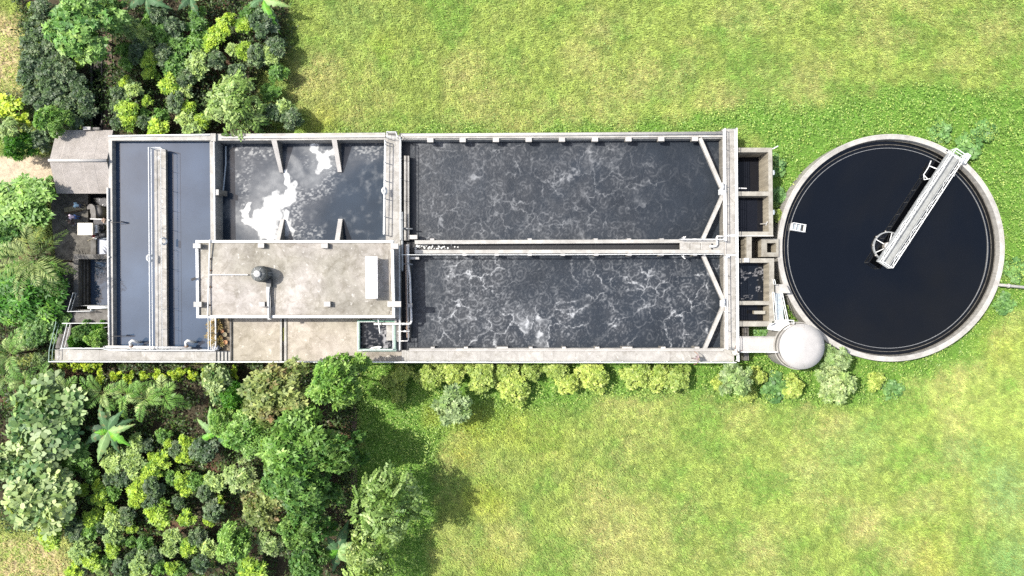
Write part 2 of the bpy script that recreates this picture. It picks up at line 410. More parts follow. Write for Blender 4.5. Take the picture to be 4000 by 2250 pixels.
def ground_tint(X, Y):
    z = zones(X, Y)
    c = np.broadcast_to(np.array([.20, .25, .07]), X.shape + (3,)).copy()
    c = lerp(c, (.09, .18, .03), z['lush'])
    c = lerp(c, (.33, .28, .13), z['dry'] * .8)
    c = lerp(c, (.21, .20, .035), z['yel'] * .6)
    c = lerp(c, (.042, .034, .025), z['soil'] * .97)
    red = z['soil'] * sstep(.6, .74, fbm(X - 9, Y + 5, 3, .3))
    c = lerp(c, (.10, .06, .04), red)
    c = lerp(c, (.36, .29, .18), z['dryg'] * sstep(.28, .6, z['n2']))
    c = lerp(c, (.36, .30, .225), z['path'])
    return c
# one sheet out to the horizon: fine in the middle, coarse beyond
def build_ground():
    def axis(a, b, step):
        mid = np.arange(a, b + 1e-6, step); out = np.array([8, 20, 45, 100, 220, 450.])
        return np.concatenate([a - out[::-1], mid, b + out])
    xs = axis(-56, 56, .28); ys = axis(-33, 33, .28)
    X, Y = np.meshgrid(xs, ys); ny, nx = X.shape
    Z = (fbm(X, Y, 4, .5) - .5) * .12
    Z = np.where((abs(X) > 58) | (abs(Y) > 35), 0, Z) - .08
    i = np.arange(nx * ny).reshape(ny, nx)
    q = np.stack([i[:-1, :-1], i[:-1, 1:], i[1:, 1:], i[1:, :-1]], -1).reshape(-1, 4)
    me = bpy.data.meshes.new('ground'); setmesh(me, np.stack([X, Y, Z], -1).reshape(-1, 3), q)
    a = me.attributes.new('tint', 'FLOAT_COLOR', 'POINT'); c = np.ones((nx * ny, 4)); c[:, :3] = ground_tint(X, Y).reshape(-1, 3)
    a.data.foreach_set('color', c.ravel().astype(np.float32))
    me.materials.append(MATS['ground'])
    o = bpy.data.objects.new('ground', me); COL.objects.link(o)
    tag(o, 'grassy and bare soil ground around the treatment plant', 'ground', kind='structure')
build_ground()

# =================================================================== WATER
def struct(o, label, cat): return tag(o, label, cat, kind='structure')
def water_plain(px, z, mat, label):
    m = MB(); pts = [W(x, y, z) for x, y in px]; m.add(pts, [tuple(range(len(pts)))]); o = m.build('water', mat)
    return struct(o, label, 'water')
Z_EQ, Z_MIX, Z_AER, Z_CH = 2.32, 1.3, 1.75, 2.2
def wgrid(x0, y0, x1, y1, z, step, mat, attrs, label):
    a = W(x0, y1, z); b = W(x1, y0, z)
    return struct(gridmesh('water', a[0], a[1], b[0], b[1], z, step, mat, attrs), label, 'water')
wgrid(425, 535, 832, 1372, Z_EQ, 2.0, 'water_blue', {}, 'calm slate blue water of the long basin under the footbridge')

def strokes(lst, px, py):
    v = np.zeros(np.shape(px))
    for pts in lst:
        for (ax, ay, aw), (bx, by, bw) in zip(pts, pts[1:]):
            ex, ey = bx - ax, by - ay
            t = np.clip(((px - ax) * ex + (py - ay) * ey) / (ex * ex + ey * ey + 1e-9), 0, 1)
            d = np.hypot(px - ax - t * ex, py - ay - t * ey) / (aw + (bw - aw) * t)
            v = np.maximum(v, 1 - d)
    return v
def mix_fields(X, Y):
    px, py = 2000 + X / K(Z_MIX), 1125 - Y / K(Z_MIX)
    # slow swirls
    wx = (fbm(X, Y, 4, .55) - .5) * 60 + (fbm(X + 31, Y, 3, 1.9) - .5) * 34
    wy = (fbm(X - 7, Y + 55, 4, .55) - .5) * 95 + (fbm(X, Y + 91, 3, 1.9) - .5) * 34
    qx, qy = px + wx, py + wy
    main = strokes([[(1100, 690, 14), (1130, 735, 24), (1110, 780, 42), (1070, 815, 54), (1042, 865, 52), (1035, 915, 38), (1078, 930, 22)],
                    [(1130, 830, 22), (1120, 875, 28), (1085, 905, 26)],
                    [(975, 812, 16), (965, 850, 24), (1000, 895, 30), (1040, 930, 30)],
                    [(1222, 555, 24), (1250, 600, 30), (1250, 640, 28), (1272, 648, 12)],
                    [(1262, 585, 20), (1310, 598, 22)]], qx, qy)
    veil = strokes([[(880, 800, 50), (930, 840, 60), (990, 880, 90)], [(1105, 620, 30), (1180, 700, 60), (1230, 690, 70), (1280, 640, 50)], [(1220, 560, 60), (1240, 650, 70)], [(1060, 750, 120), (1010, 900, 120)]], qx, qy)
    rings = .5 + .5 * np.sin(np.hypot(qx - 1062, (qy - 850) * 1.1) / 7.5 + 6 * fbm(X, Y, 2, .9))
    f = sstep(.02, .85, main + (fbm(X, Y, 4, 1.6) - .5) * .55) * (.70 + .30 * rings)
    f = np.maximum(f, .13 * sstep(0, .9, veil) * (.4 + fbm(X, Y, 3, 2)))
    reg = np.maximum.reduce([strokes([[(895, 575, 40), (960, 595, 40), (1050, 600, 34)]], px, py), strokes([[(1140, 740, 50), (1190, 770, 45), (1270, 730, 50), (1310, 640, 50)], [(1150, 770, 40), (1160, 860, 45), (1170, 900, 40), (1240, 910, 40), (1110, 925, 40)]], px, py),
                          strokes([[(1400, 590, 36), (1470, 580, 44), (1450, 615, 30)]], px, py), strokes([[(1190, 590, 30), (1200, 640, 34), (1300, 600, 26)], [(890, 640, 26), (960, 730, 40), (950, 800, 40), (970, 640, 36)]], px, py) * .6])
    sp = fbm(X * 1.0, Y * 1.6, 3, 5.0)
    f = np.maximum(f, sstep(.46, .76, sp) * sstep(0, .8, reg) * .24)
    return np.clip(f, 0, 1)
def mix_silt(X, Y):
    px, py = 2000 + X / K(Z_MIX), 1125 - Y / K(Z_MIX)
    v = strokes([[(960, 650, 130), (1150, 700, 200), (1050, 880, 190)], [(1200, 560, 110), (1330, 600, 120), (1450, 590, 70)]], px + (fbm(X, Y, 3, .4) - .5) * 80, py)
    s = sstep(0, .6, v) * (.35 + .65 * fbm(X, Y * 1.8, 4, 2.2))
    return np.clip(s, 0, 1)
wgrid(838, 540, 1535, 1000, Z_MIX, .075, 'water_mix', {'foam': mix_fields, 'silt': mix_silt}, 'slate water streaked with thick white foam swirling among the baffles')

rs = np.random.RandomState(11)
def aer_fields(seed, gain, lines, dens, x0, y0, x1, y1, boil, skew=1.0):
    r = np.random.RandomState(seed)
    a = W(x0, y1, Z_AER); b = W(x1, y0, Z_AER)
    n = int(dens); C = np.stack([a[0] + (b[0] - a[0]) * r.rand(n) ** skew, r.uniform(a[1], b[1], n)], 1)
    def f(X, Y):
        qx = X + (fbm(X, Y, 4, .7) - .5) * 1.9 + (fbm(X, Y + 3, 3, 3.1) - .5) * .55; qy = Y + (fbm(X + 11, Y + 23, 4, .7) - .5) * 1.9 + (fbm(X - 5, Y, 3, 3.1) - .5) * .55
        d1 = np.full(X.shape, 1e9); d2 = d1.copy()
        for cx, cy in C:
            d = np.hypot(qx - cx, qy - cy); d2 = np.minimum(d2, np.maximum(d, d1)); d1 = np.minimum(d1, d)
        e = d2 - d1
        px, py = 2000 + X / K(Z_AER), 1125 - Y / K(Z_AER)
        mask = lines(px, py, X, Y)
        brk = sstep(.34, .62, fbm(X + 5, Y, 4, .6))
        line = (sstep(.10, .0, e) * .85 + sstep(.26, .0, e) * .22) * mask * (.2 + .8 * brk) * (.5 + .7 * sstep(.35, .6, fbm(X, Y, 3, 3.4)))
        wide = sstep(.5, .05, e) * mask * sstep(.52, .68, fbm(X, Y, 3, 5.5)) * .4 * brk
        dr = np.full(X.shape, 1e9)
        for cx, cy in C: dr = np.minimum(dr, np.hypot(X - cx + (fbm(X, Y, 2, 1.5) - .5) * .7, Y - cy))
        ring = (np.sin(dr * 17 + 4 * fbm(X, Y, 3, 1.1)) * .5 + .5) ** 2
        bl = sstep(1.15, .45, dr) * ring * sstep(.42, .6, fbm(X, Y, 3, 2.6)) * boil * (.35 + .65 * mask)
        speck = sstep(.60, .72, fbm(X * 1.2, Y, 3, 6)) * .22 * mask
        return np.clip((line + wide * .45 + bl * .5 + speck) * gain, 0, 1)
    def silt(X, Y):
        px, py = 2000 + X / K(Z_AER), 1125 - Y / K(Z_AER)
        d1 = np.full(X.shape, 1e9)
        for cx, cy in C: d1 = np.minimum(d1, np.hypot(X - cx, Y - cy))
        return np.clip(sstep(1.7, .2, d1) * .35 * lines(px, py, X, Y) + (fbm(X, Y, 4, 1.3) - .35) * .9 * lines(px, py, X, Y), 0, 1)
    return {'foam': f, 'silt': silt}
def lines_n(px, py, X, Y):
    return np.clip(sstep(2650, 2180, px) + .18 + .4 * blobs([(2530, 720, 110, 1), (2500, 850, 120, 1), (2560, 780, 80, 1)], px, py, fbm(X, Y, 2, .5)), 0, 1) * sstep(1590, 1650, px) * (.45 + .55 * sstep(.35, .65, fbm(X, Y, 3, .35)))
def lines_s(px, py, X, Y):
    a = np.maximum.reduce([sstep(1720, 1760, px) * sstep(2080, 1900, px), .9 * sstep(1650, 1780, px) * sstep(2420, 2160, px) * sstep(1130, 1220, py), .75 * blobs([(2480, 1080, 110, 1), (2660, 1090, 170, 1), (2580, 1190, 130, 1), (2390, 1110, 90, 1), (2640, 1300, 110, 1), (2400, 1310, 100, 1), (2300, 1060, 90, .8), (2760, 1290, 60, 1), (2780, 1040, 60, 1)], px, py, fbm(X, Y, 2, .5))])
    return np.clip(a + .13, 0, 1)
wgrid(1560, 520, 2850, 952, Z_AER, .06, 'water_aerated', aer_fields(3, .34, lines_n, 130, 1600, 545, 2800, 940, .9), 'grey water churned by air bubbles in the upper aeration basin')
wgrid(1540, 984, 2850, 1385, Z_AER, .06, 'water_aerated', aer_fields(5, .85, lines_s, 100, 1620, 1000, 2820, 1365, .6, 1.6), 'dark grey water veined with white foam in the lower aeration basin')
wgrid(1570, 946, 2700, 986, Z_CH, .5, 'water_channel', {}, 'narrow strip of dark rippling water in the channel between both aeration basins')

# =================================================================== BASINS
def wall(parent, px, zt=3.0, zb=-.3, mat='concrete_light', name='wall'): m = MB(); m.slab(px, zt, zb); return m.build(name, mat, parent)

eq = thing('settling_basin', W(640, 950, 0), 'long concrete basin holding calm slate blue water under the footbridge', 'water basin')
wall(eq, [(423, 539), (437, 539), (442, 1366), (428, 1366)])
wall(eq, [(423, 531), (830, 526), (830, 548), (437, 549), (437, 538.8), (423, 538.8)])
m = MB(); m.slab([(423.5, 528.5), (820, 523), (820, 527.5), (423.5, 532.5)], 3.22, 2.95); m.build('coping', 'white_paint', eq)
m = MB(); m.slab([(822, 521), (842, 521), (842, 552), (822, 552)], 3.24, 2.0); m.build('pillar', 'concrete_light', eq)

mx = thing('mixing_basin', W(1180, 740, 0), 'concrete basin with sloping baffle walls and thick white foam', 'water basin')
wall(mx, [(819, 552.5), (842, 552.5), (845, 1370.5), (826, 1368)])
wall(mx, [(842.5, 523), (1505, 518), (1505, 545), (842.5, 549)])
m = MB(); m.slab([(862, 533), (1505, 528), (1505, 536), (862, 541)], 3.16, 2.9); m.build('coping', 'concrete_pale', mx)
def buttress(wx0, wx1, y_wall, fx0, fx1, y_far, z0=1.5, z1=3.0):
    """sloping baffle: full height at the wall, sinking to the water"""
    m = MB(); vs = []
    for x0, x1, y, z in ((wx0, wx1, y_wall, z1), (fx0, fx1, y_far, z0)):
        for x in (x0, x1): vs.append(W(x, y, z))
        for x in (x1, x0): p = W(x, y, z); vs.append((p[0], p[1], .6))
    m.add(vs, [(0, 1, 2, 3), (7, 6, 5, 4), (0, 4, 5, 1), (1, 5, 6, 2), (2, 6, 7, 3), (3, 7, 4, 0)])
    m.build('baffle', 'concrete_pale', mx)
buttress(1059, 1080, 546, 1092, 1106, 674); buttress(1295, 1315, 545, 1319, 1335, 672)
buttress(1072, 1091, 950, 1096, 1110, 856); buttress(1306, 1325, 950, 1321, 1338, 855)
m = MB(); m.rect(841, 740, 854, 762, 3.12, 2.2); m.build('gate_post', 'concrete_pale', mx)
m = MB(); m.add(*(lambda a: (a.v, a.f))(MB().bar(W(848, 751, 2.9), W(884, 757, 1.9), .5, .28))); m.build('gate_beam', 'concrete_grey', mx)
m = MB(); m.tube([W(852, 760, 1.75), W(872, 745, 1.75), W(882, 640, 1.7), W(882, 572, 1.7)], .07, 8); m.build('air_pipe', 'blue_white', mx)

cross = thing('raised_walkway', W(1535, 740, 0), 'raised concrete walkway across the plant between the foaming basin and aeration basins', 'walkway')
m = MB(); m.slab([(1505.3, 527), (1562, 527), (1566, 1330), (1509, 1330)], 3.0, -.3); m.build('deck', 'concrete_deck', cross)
m = MB(); m.slab([(1509, 513), (1551, 513), (1551, 526.8), (1509, 526.8)], 2.99, 2.8); m.build('landing', 'concrete_grey', cross)
railing(cross, [(1498, 915), (1503, 560), (1503, 548)], 3, r=.05)
railing(cross, [(1563, 936), (1563, 535), (1511, 535)], 3)
railing(cross, [(1510, 534), (1510, 514), (1545, 514), (1551, 534)], 3)
railing(cross, [(1559, 960), (1560, 1368)], 3)
m = MB(); m.tube([W(1571, 828, 3.3), W(1571, 1056, 3.3), W(1571, 1058, 2.2)], .11, 10); m.build('air_main', 'galvanised', cross)

def aeration(label, yN0):
    return thing('aeration_basin', W(2200, yN0, 0), label, 'aeration basin')
an = aeration('upper aeration basin with grey churning water and a row of corbels', 740)
wall(an, [(1571, 522), (2822, 513.5), (2822, 535), (1571, 541)])
m = MB(); m.tube([W(1566, 529, 3.02), W(2823, 521, 3.02)], .17, 12); m.build('coping', 'concrete_pale', an, True)
m = MB(); m.slab([(1566, 541.2), (2822, 535.2), (2822, 540.5), (1566, 546.5)], 2.75, 1.2); m.build('ledge', 'concrete_light', an)
for x in (1680.5, 1807, 1937, 2065, 2195, 2324, 2455, 2583, 2715):
    yy = 541 - (x - 1566) / 1256 * 6
    m = MB(); m.rect(x - 12, yy - 1.5, x + 12, yy + 15, 3.02, 2.45); m.rect(x - 9.5, yy + .5, x + 9.5, yy + 15, 2.44, 1.0)
    m.build('corbel', 'concrete_pale', an)
def brace(par, a, b, w=.36):
    m = MB(); m.bar(W(a[0], a[1], 2.82), W(b[0], b[1], 2.82), w, .32); m.build('brace', 'concrete_light', par)
brace(an, (2733, 540), (2821, 742)); brace(an, (2823, 762), (2745, 934))
m = MB(); m.rect(2813, 738, 2826, 759, 3.02, 2.4); m.build('node_block', 'white_paint', an)
wall(an, [(1561, 608), (1566.5, 608), (1568, 936), (1562.6, 936)], 2.9)
m = MB(); m.rect(1578, 608, 1598, 940, 2.6, 2.05); m.build('launder', 'concrete_grey', an)
m = MB(); m.rect(1579, 609, 1585, 938, 2.66, 2.601); m.rect(1592, 609, 1598, 938, 2.66, 2.601); m.build('launder_lip', 'concrete_light', an)
m = MB(); m.rect(1598.5, 918, 1630, 934, 2.9, 2.1); m.build('stop_box', 'concrete_pale', an)
as_ = aeration('lower aeration basin veined with white foam beside the long edge walkway', 1180)
brace(as_, (2746, 998), (2824, 1172)); brace(as_, (2825, 1194), (2750, 1366))
m = MB(); m.rect(2819, 1173, 2832, 1198, 3.02, 2.4); m.build('node_block', 'white_paint', as_)
for x, w in ((1690, 15), (1820, 15), (1962, 44), (2073, 14), (2203, 15), (2333, 17), (2450, 40), (2591, 18), (2723, 18)):
    m = MB(); m.rect(x - w / 2, 1354.5, x + w / 2, 1364, 3.01, 1.0); m.build('pier', 'concrete_pale', as_)
wall(as_, [(1598, 1361), (2828, 1361), (2828, 1367), (1598, 1367)], 3.02)
m = MB(); m.rect(1600, 1003, 1637, 1013, 2.9, 2.1); m.build('stop_box', 'concrete_pale', as_)
m = MB(); m.rect(1590, 1000, 1603, 1319, 2.5, 1.4); m.build('launder', 'concrete_grey', as_)
chn = thing('dividing_channel', W(2200, 966, 0), 'narrow white walled channel between the two aeration basins', 'channel')
wall(chn, [(1620, 938.5), (2826, 934.5), (2826, 948), (1620, 953.5)])
wall(chn, [(1620, 976), (2826, 975), (2826, 989), (1620, 990.5)])
for x in (1688, 2069, 2327, 2457, 2585, 2713):
    m = MB(); m.rect(x - 8, 931.5, x + 8, 938.3 - (x - 1620) / 300, 3.01, 1.0); m.build('pier', 'concrete_pale', chn)
for x in (1814, 1940, 2069, 2199, 2329, 2459, 2585, 2715):
    m = MB(); m.rect(x - 8, 990.8, x + 8, 1000, 3.01, 1.0); m.build('pier', 'concrete_pale', chn)
for a, b in ((2656, 2695), (2696, 2736), (2737, 2828)):
    m = MB(); m.rect(a, 948.3, b - .6, 975, 3.03, 2.8); m.build('cover_slab', 'concrete_deck', chn)
railing(chn, [(1568, 995), (2100, 995), (2826, 992.5)], 3, h=.9, mids=(.55,))
railing(chn, [(2660, 934), (2836, 934)], 3, h=.9, mids=(.5,))
m = MB()
for i in range(46):
    x = 1622 + abs(random.Random(i).gauss(0, 55)) * 1.3; y = random.Random(i + 99).uniform(956, 972)
    c = W(x, y, Z_CH + .02); s = random.Random(i + 7).uniform(.05, .13)
    m.lathe(c, [(.001, s * .7), (s * .7, s * .5), (s, 0), (s * .6, -s * .3)], 7)
tag(m.build('froth', 'white_paint'), 'white froth clots floating at the start of the channel', 'foam', kind='stuff')
def valve_pipe():
    t = thing('outfall_pipe', W(2800, 960, 3), 'white bent pipe lying on the channel cover slabs', 'pipe')
    m = MB(); m.tube([W(2831, 924, 3.3), W(2801, 924, 3.3), W(2800, 930, 3.3), W(2801, 955, 3.3), W(2797, 961, 3.3), W(2788, 963, 3.3), W(2770, 963, 3.3)], .11, 10); m.build('pipe', 'white_pipe', t, True)
    m = MB(); m.bar(W(2781, 951, 3.12), W(2781, 974, 3.12), .1, .1); m.build('bracket', 'dark_metal', t)
valve_pipe()
for (x, y, lab) in ((2671, 931, 'small white valve arm on the upper edge of the channel cover'), (2669, 1003, 'small white valve arm on the lower edge of the channel cover')):
    t = thing('valve_arm', W(x, y, 2.9), lab, 'valve')
    m = MB(); m.tube([W(x, y - 7, 3.3), W(x + 1, y + 4, 3.3)], .09, 8); m.build('body', 'white_pipe', t, True)
    m = MB(); m.tube([W(x, y + 3, 3.3), W(x - 7, y - 4, 3.4)], .035, 6); m.tube([W(x, y + 3, 3.3), W(x + 8, y + 8 * (1 if y > 960 else -1), 3.4)], .05, 6); m.build('lever', 'white_pipe', t)

# =================================================================== FOOTBRIDGE over the blue basin
fb = thing('footbridge', W(625, 960, 2.6), 'narrow concrete footbridge down the middle of the blue basin', 'footbridge')
m = MB(); m.slab([(602, 583), (647, 583), (653, 1364), (607, 1364)], 3.0, 2.62); m.build('deck', 'concrete_deck', fb)
railing(fb, [(586, 1366), (580, 576), (627, 576)], 3, r=.045, step=40)
railing(fb, [(627, 576.5), (634, 1366)], 3, r=.022, mids=())
def ring(px, py, z, nrm, lab):
    t = thing('life_ring', W(px, py, z), lab, 'life ring', 'life rings hung on the walkway railings')
    m = MB(); m.torus(W(px, py, z), .31, .085, nrm); m.build('ring', 'white_paint', t, True)
    for a in (0, 90, 180, 270):
        n = Vector(nrm).normalized(); u = n.orthogonal().normalized(); w = n.cross(u)
        m = MB(); m.torus(Vector(W(px, py, z)) + (u * math.cos(R(a)) + w * math.sin(R(a))) * .31, .09, .012, u * -math.sin(R(a)) + w * math.cos(R(a)), 10, 5); m.build('rope_band', 'cable', t)
ring(586, 1008, 3.75, (1, 0, .55), 'white life ring on the pale outer railing of the footbridge')
ring(639, 942, 3.7, (1, 0, .55), 'white life ring on the inner footbridge railing, above the deck ring shadow')
ring(1502, 746, 3.8, (1, 0, .6), 'white life ring on the walkway railing beside the foam')
ring(2825, 728, 3.8, (1, 0, .5), 'white life ring on the railing at the upper aeration basin tip')
ring(2829, 1180, 3.8, (1, 0, .5), 'white life ring on the railing at the lower aeration basin tip')

# =================================================================== SOUTH WALKWAY
sw = thing('edge_walkway', W(1400, 1390, 0), 'long pale concrete walkway with a white railing along the lower plant edge', 'walkway')
m = MB(); m.slab([(215, 1363), (430, 1368), (844, 1371), (844, 1409), (215, 1408)], 3.0, -.3); m.build('deck', 'concrete_deck', sw)
for i in range(4):
    m = MB(); m.rect(844.5 + i * 14, 1371, 858 + i * 14, 1409, 2.86 - i * .14, -.3); m.build('step', 'concrete_light', sw)
for i in range(3):
    m = MB(); m.rect(1569 + i * 9.6, 1368, 1578.2 + i * 9.6, 1410, 2.54 + i * .14, -.3); m.build('step', 'concrete_light', sw)
m = MB(); m.slab([(1598, 1367.3), (2868, 1367.3), (2868, 1411), (1598, 1410)], 3.0, -.3); m.build('deck', 'concrete_deck', sw)
m = MB(); m.rect(1598, 1367.4, 2826, 1371, 3.13, 3.001); m.build('kerb', 'concrete_pale', sw)
railing(sw, [(190, 1413), (1000, 1414.5), (2000, 1416), (2876, 1416.5)], 3, r=.045, step=2.1)
railing(sw, [(236, 1361), (396, 1361.5), (428, 1367.5), (560, 1369), (838, 1369)], 3, r=.04)
dw = thing('basin_railing', W(829, 1300, 3), 'white railing on the basin wall below the building roof', 'railing')
railing(dw, [(813, 1236), (814, 1368)], 3, r=.035)
wp = thing('wall_pipe', W(838, 900, 3), 'white pipe running along the wall between the blue and foaming basins', 'pipe')
m = MB(); m.tube([W(836, 548, 3.12), W(838, 700, 3.12), W(841, 1000, 3.12), W(843, 1352, 3.12), W(840, 1362, 3.12), W(832, 1367, 3.12)], .09, 8); m.build('pipe', 'white_pipe', wp, True)
dp = thing('discharge_pipe', W(575, 1357, 3), 'thick white pipe with two goosenecks at the lower end of the blue basin', 'pipe')
m = MB(); m.tube([W(404, 1355, 3.2), W(748, 1359, 3.2)], .15, 12); m.build('pipe', 'white_pipe', dp, True)
for x in (515, 731):
    p = Vector(W(x, 1356, 3.2)); pts = [p, p + Vector((0, .25, .25)), p + Vector((.06, .5, .42)), p + Vector((.25, .68, .45)), p + Vector((.45, .62, .3)), p + Vector((.52, .5, 0)), p + Vector((.52, .46, -.7))]
    m = MB(); m.tube(pts, .13, 10); m.build('gooseneck', 'white_pipe', dp, True)
    m = MB(); m.tube([p + Vector((0, .1, .1)), p + Vector((0, .17, .17))], .19, 10); m.build('flange', 'rust', dp)
for (x, y, s, lab) in ((487, 1312, 1, 'small dark level probe arm over the water near the first gooseneck'), (470, 868, .6, 'thin dark probe wire over the blue basin near the cream cabinet')):
    t = thing('level_probe', W(x, y, 2.8), lab, 'probe')
    m = MB(); m.tube([W(x - 44 * s - 10, y + 2, 3.05), W(x + 10 * s, y, 2.95)], .03, 6); m.build('arm', 'dark_metal', t)
    m = MB(); m.tube([W(x + 8 * s, y - 2, 3.0), W(x + 8 * s, y - 2, 2.1)], .07, 6); m.build('sensor', 'dark_metal', t)

# =================================================================== COURT
court = thing('paved_court', W(1200, 1320, 0), 'pale concrete paved court below the flat roofed building', 'pavement'); court['kind'] = 'structure'
m = MB(); m.slab([(904, 1200), (1095, 1200), (1095, 1409), (904, 1409)], 2.4, -.3); m.build('slab', 'concrete_court', court)
m = MB(); m.slab([(1122, 1200), (1568.5, 1200), (1568.5, 1410), (1122, 1410)], 2.4, -.3); m.build('slab', 'concrete_court', court)
m = MB(); m.rect(1095.2, 1200, 1121.8, 1409, 2.3, -.3); m.build('gutter', 'concrete_grey', court)
m = MB(); m.rect(1093, 1244, 1101, 1409, 2.52, 2.31); m.rect(1110, 1244, 1119, 1409, 2.52, 2.31); m.build('kerb', 'concrete_light', court)
plain('moss', (.20, .21, .05), .95, .05, 0, .5, 8)
m = MB(); m.rect(1101.3, 1280, 1109.7, 1332, 2.33, 2.302); m.build('moss_strip', 'moss', court)

# =================================================================== CONTROL BUILDING
cb = thing('control_building', W(1150, 1090, 0), 'control building with a stained flat concrete roof and white parapet', 'building')
ZR = 5.5
m = MB(); m.slab([(790, 962), (1487, 962), (1488, 1219), (790, 1219)], 5.0, -.3)
m.build('wall', 'concrete_light', cb)
m = MB(); m.slab([(772, 947), (1528, 947), (1533, 1234), (775, 1234)], ZR - .22, 5.003); m.build('roof', 'concrete_roof', cb)
for pts in ([(764, 938.5), (1536, 938.5), (1536, 948), (764, 948)], [(767, 1232), (1542, 1232), (1542, 1242), (767, 1242)], [(764, 948.2), (773.5, 948.2), (776.5, 1231.8), (767, 1231.8)], [(1527, 948.2), (1536.3, 948.2), (1542, 1231.8), (1532.5, 1231.8)]):
    m = MB(); m.slab(pts, ZR, 4.95); m.build('parapet', 'white_paint', cb)
for x0, y0, x1, y1, z in ((754, 951, 783, 969, 5.95), (756, 1179, 787, 1199, 5.95), (1526, 951, 1556, 972, 5.95), (1513, 1177, 1566, 1199, 5.95), (1007, 950, 1031, 968, 5.8), (1253, 950, 1280, 969, 5.8), (1010, 1179, 1034, 1198, 5.8), (1265, 1178, 1290, 1198, 5.8)):
    m = MB(); m.rect(x0, y0, x1, y1, z, ZR + .002 if (x0 < 800 or x1 > 1500) else ZR - .218); m.build('column_stub', 'concrete_pale', cb)
for pts in ([(780, 975), (778, 1020), (782, 1090), (777, 1170)], [(1519, 975), (1517, 1040), (1525, 1090), (1521, 1170)], [(1140, 951), (1165, 957), (1200, 965)], [(1120, 1229), (1180, 1227), (1255, 1230)], [(778, 1205), (783, 1228)], [(1527, 1202), (1517, 1228)]):
    m = MB(); m.tube([W(x, y, ZR - .19) for x, y in pts], .02, 5); m.build('loose_cable', 'cable', cb)
wt = thing('water_tank', W(1015, 1075, ZR - .2), 'grey ribbed water tank on the flat roof beside its pipe rack', 'water tank')
c = (-23.35, 1.30, ZR - .2)
m = MB(); m.lathe(c, [(.001, 0), (.70, 0), (.72, .15), (.72, 1.5), (.70, 1.62), (.56, 1.8), (.32, 1.9), (.30, 1.9), (.30, 1.97), (.001, 1.97)], 28)
m.build('shell', 'tank_grey', wt, True)
m = MB()
for z in (.3, .6, .9, 1.2): m.torus((c[0], c[1], c[2] + z), .725, .03, (0, 0, 1), 28, 6)
m.build('rib', 'tank_dark', wt)
m = MB(); m.lathe((c[0], c[1], c[2] + 1.97), [(.34, -.03), (.34, .03), (.28, .07), (.001, .09)], 20); m.build('lid', 'steel_grey', wt)
m = MB()
for a in range(0, 360, 60): m.bar((c[0] + .33 * math.cos(R(a)), c[1] + .33 * math.sin(R(a)), c[2] + 1.91), (c[0] + .62 * math.cos(R(a)), c[1] + .62 * math.sin(R(a)), c[2] + 1.78), .05, .05)
m.build('shoulder_fin', 'galvanised', wt)
m = MB(); m.bar((c[0] + .735, c[1] - .1, c[2]), (c[0] + .735, c[1] - .1, c[2] + 1.2), .06, .06); m.bar((c[0] + .735, c[1] + .15, c[2]), (c[0] + .735, c[1] + .15, c[2] + 1.2), .06, .06)
for k in range(4): m.bar((c[0] + .735, c[1] - .1, c[2] + .25 + .25 * k), (c[0] + .735, c[1] + .15, c[2] + .25 + .25 * k), .04, .04)
m.build('ladder', 'galvanised', wt)
tp = thing('overflow_duct', W(1050, 1180, ZR), 'grey cable duct from the roof tank over the parapet edge', 'duct')
m = MB()
m.bar(W(1048, 1120, ZR + .12), W(1053, 1248, ZR + .12), .34, .10); m.build('tray', 'steel_grey', tp)
m = MB(); m.tube([W(1053, 1095, ZR + .24), W(1050, 1150, ZR + .24), W(1048, 1243, ZR + .24)], .05, 8); m.build('pipe', 'white_paint', tp)
m = MB(); m.tube([W(1060, 1120, ZR + .2), W(1058, 1180, ZR + .2), W(1056, 1246, ZR + .2)], .03, 6); m.build('cable', 'dark_metal', tp)
m = MB(); m.rect(1040, 1090, 1058, 1120, ZR + .35, ZR - .2); m.build('valve_box', 'tank_dark', tp)
m = MB(); m.rect(1038, 1196, 1048, 1204, ZR + .3, ZR - .2); m.build('clamp', 'dark_metal', tp)
rp = thing('roof_pipe', W(817, 1085, ZR - .2), 'thin white pipe lying on the flat roof with a branch to the tank', 'pipe')
m = MB(); m.tube([W(820, 936, ZR + .12), W(817.5, 1020, ZR - .02), W(815, 1120, ZR - .02), W(811, 1236, ZR + .12)], .07, 8); m.tube([W(816, 1073, ZR - .02), W(968, 1073, ZR - .02)], .065, 8); m.build('pipe', 'white_pipe', rp)
for x, y in ((820, 1011), (820, 1056), (819, 1121), (818, 1192), (859, 1074), (912, 1074), (946, 1073)):
    m = MB(); m.rect(x - 4, y - 3, x + 4, y + 3, ZR - .07, ZR - .216); m.build('support_block', 'rust', rp)
sp = thing('solar_rack', W(1450, 1085, ZR - .2), 'raised row of solar modules coloured white with glare on the flat roof', 'solar panel')
for i in range(5):
    y0 = 1002 + i * 32.9
    m = MB(); m.rect(1426.5 + i * .5, y0, 1474 + i * .3, y0 + 32.3, ZR + 1.05, ZR + 1.0); m.build('module', 'solar_glare_glass', sp)
m = MB()
for x in (1430, 1470):
    m.bar(W(x, 1004, ZR + .96), W(x, 1164, ZR + .96), .05, .06)
    for y in (1008, 1084, 1160):
        p = Vector(W(x, y, ZR + .94)); m.bar(p, (p.x, p.y, ZR - .2), .05, .05)
for i in range(6): m.bar(W(1428, 1003 + i * 32.4, ZR + .98), W(1472, 1003 + i * 32.4, ZR + .98), .04, .03)
m.build('frame', 'galvanised', sp)
fl = thing('floodlight', W(762, 1088, ZR), 'small black floodlight on the roof edge above the blue basin', 'floodlight')
m = MB(); m.box(W(756, 1090, ZR + .25), (.42, .22, .12), (.9, .35, -.2)); m.build('housing', 'dark_metal', fl)
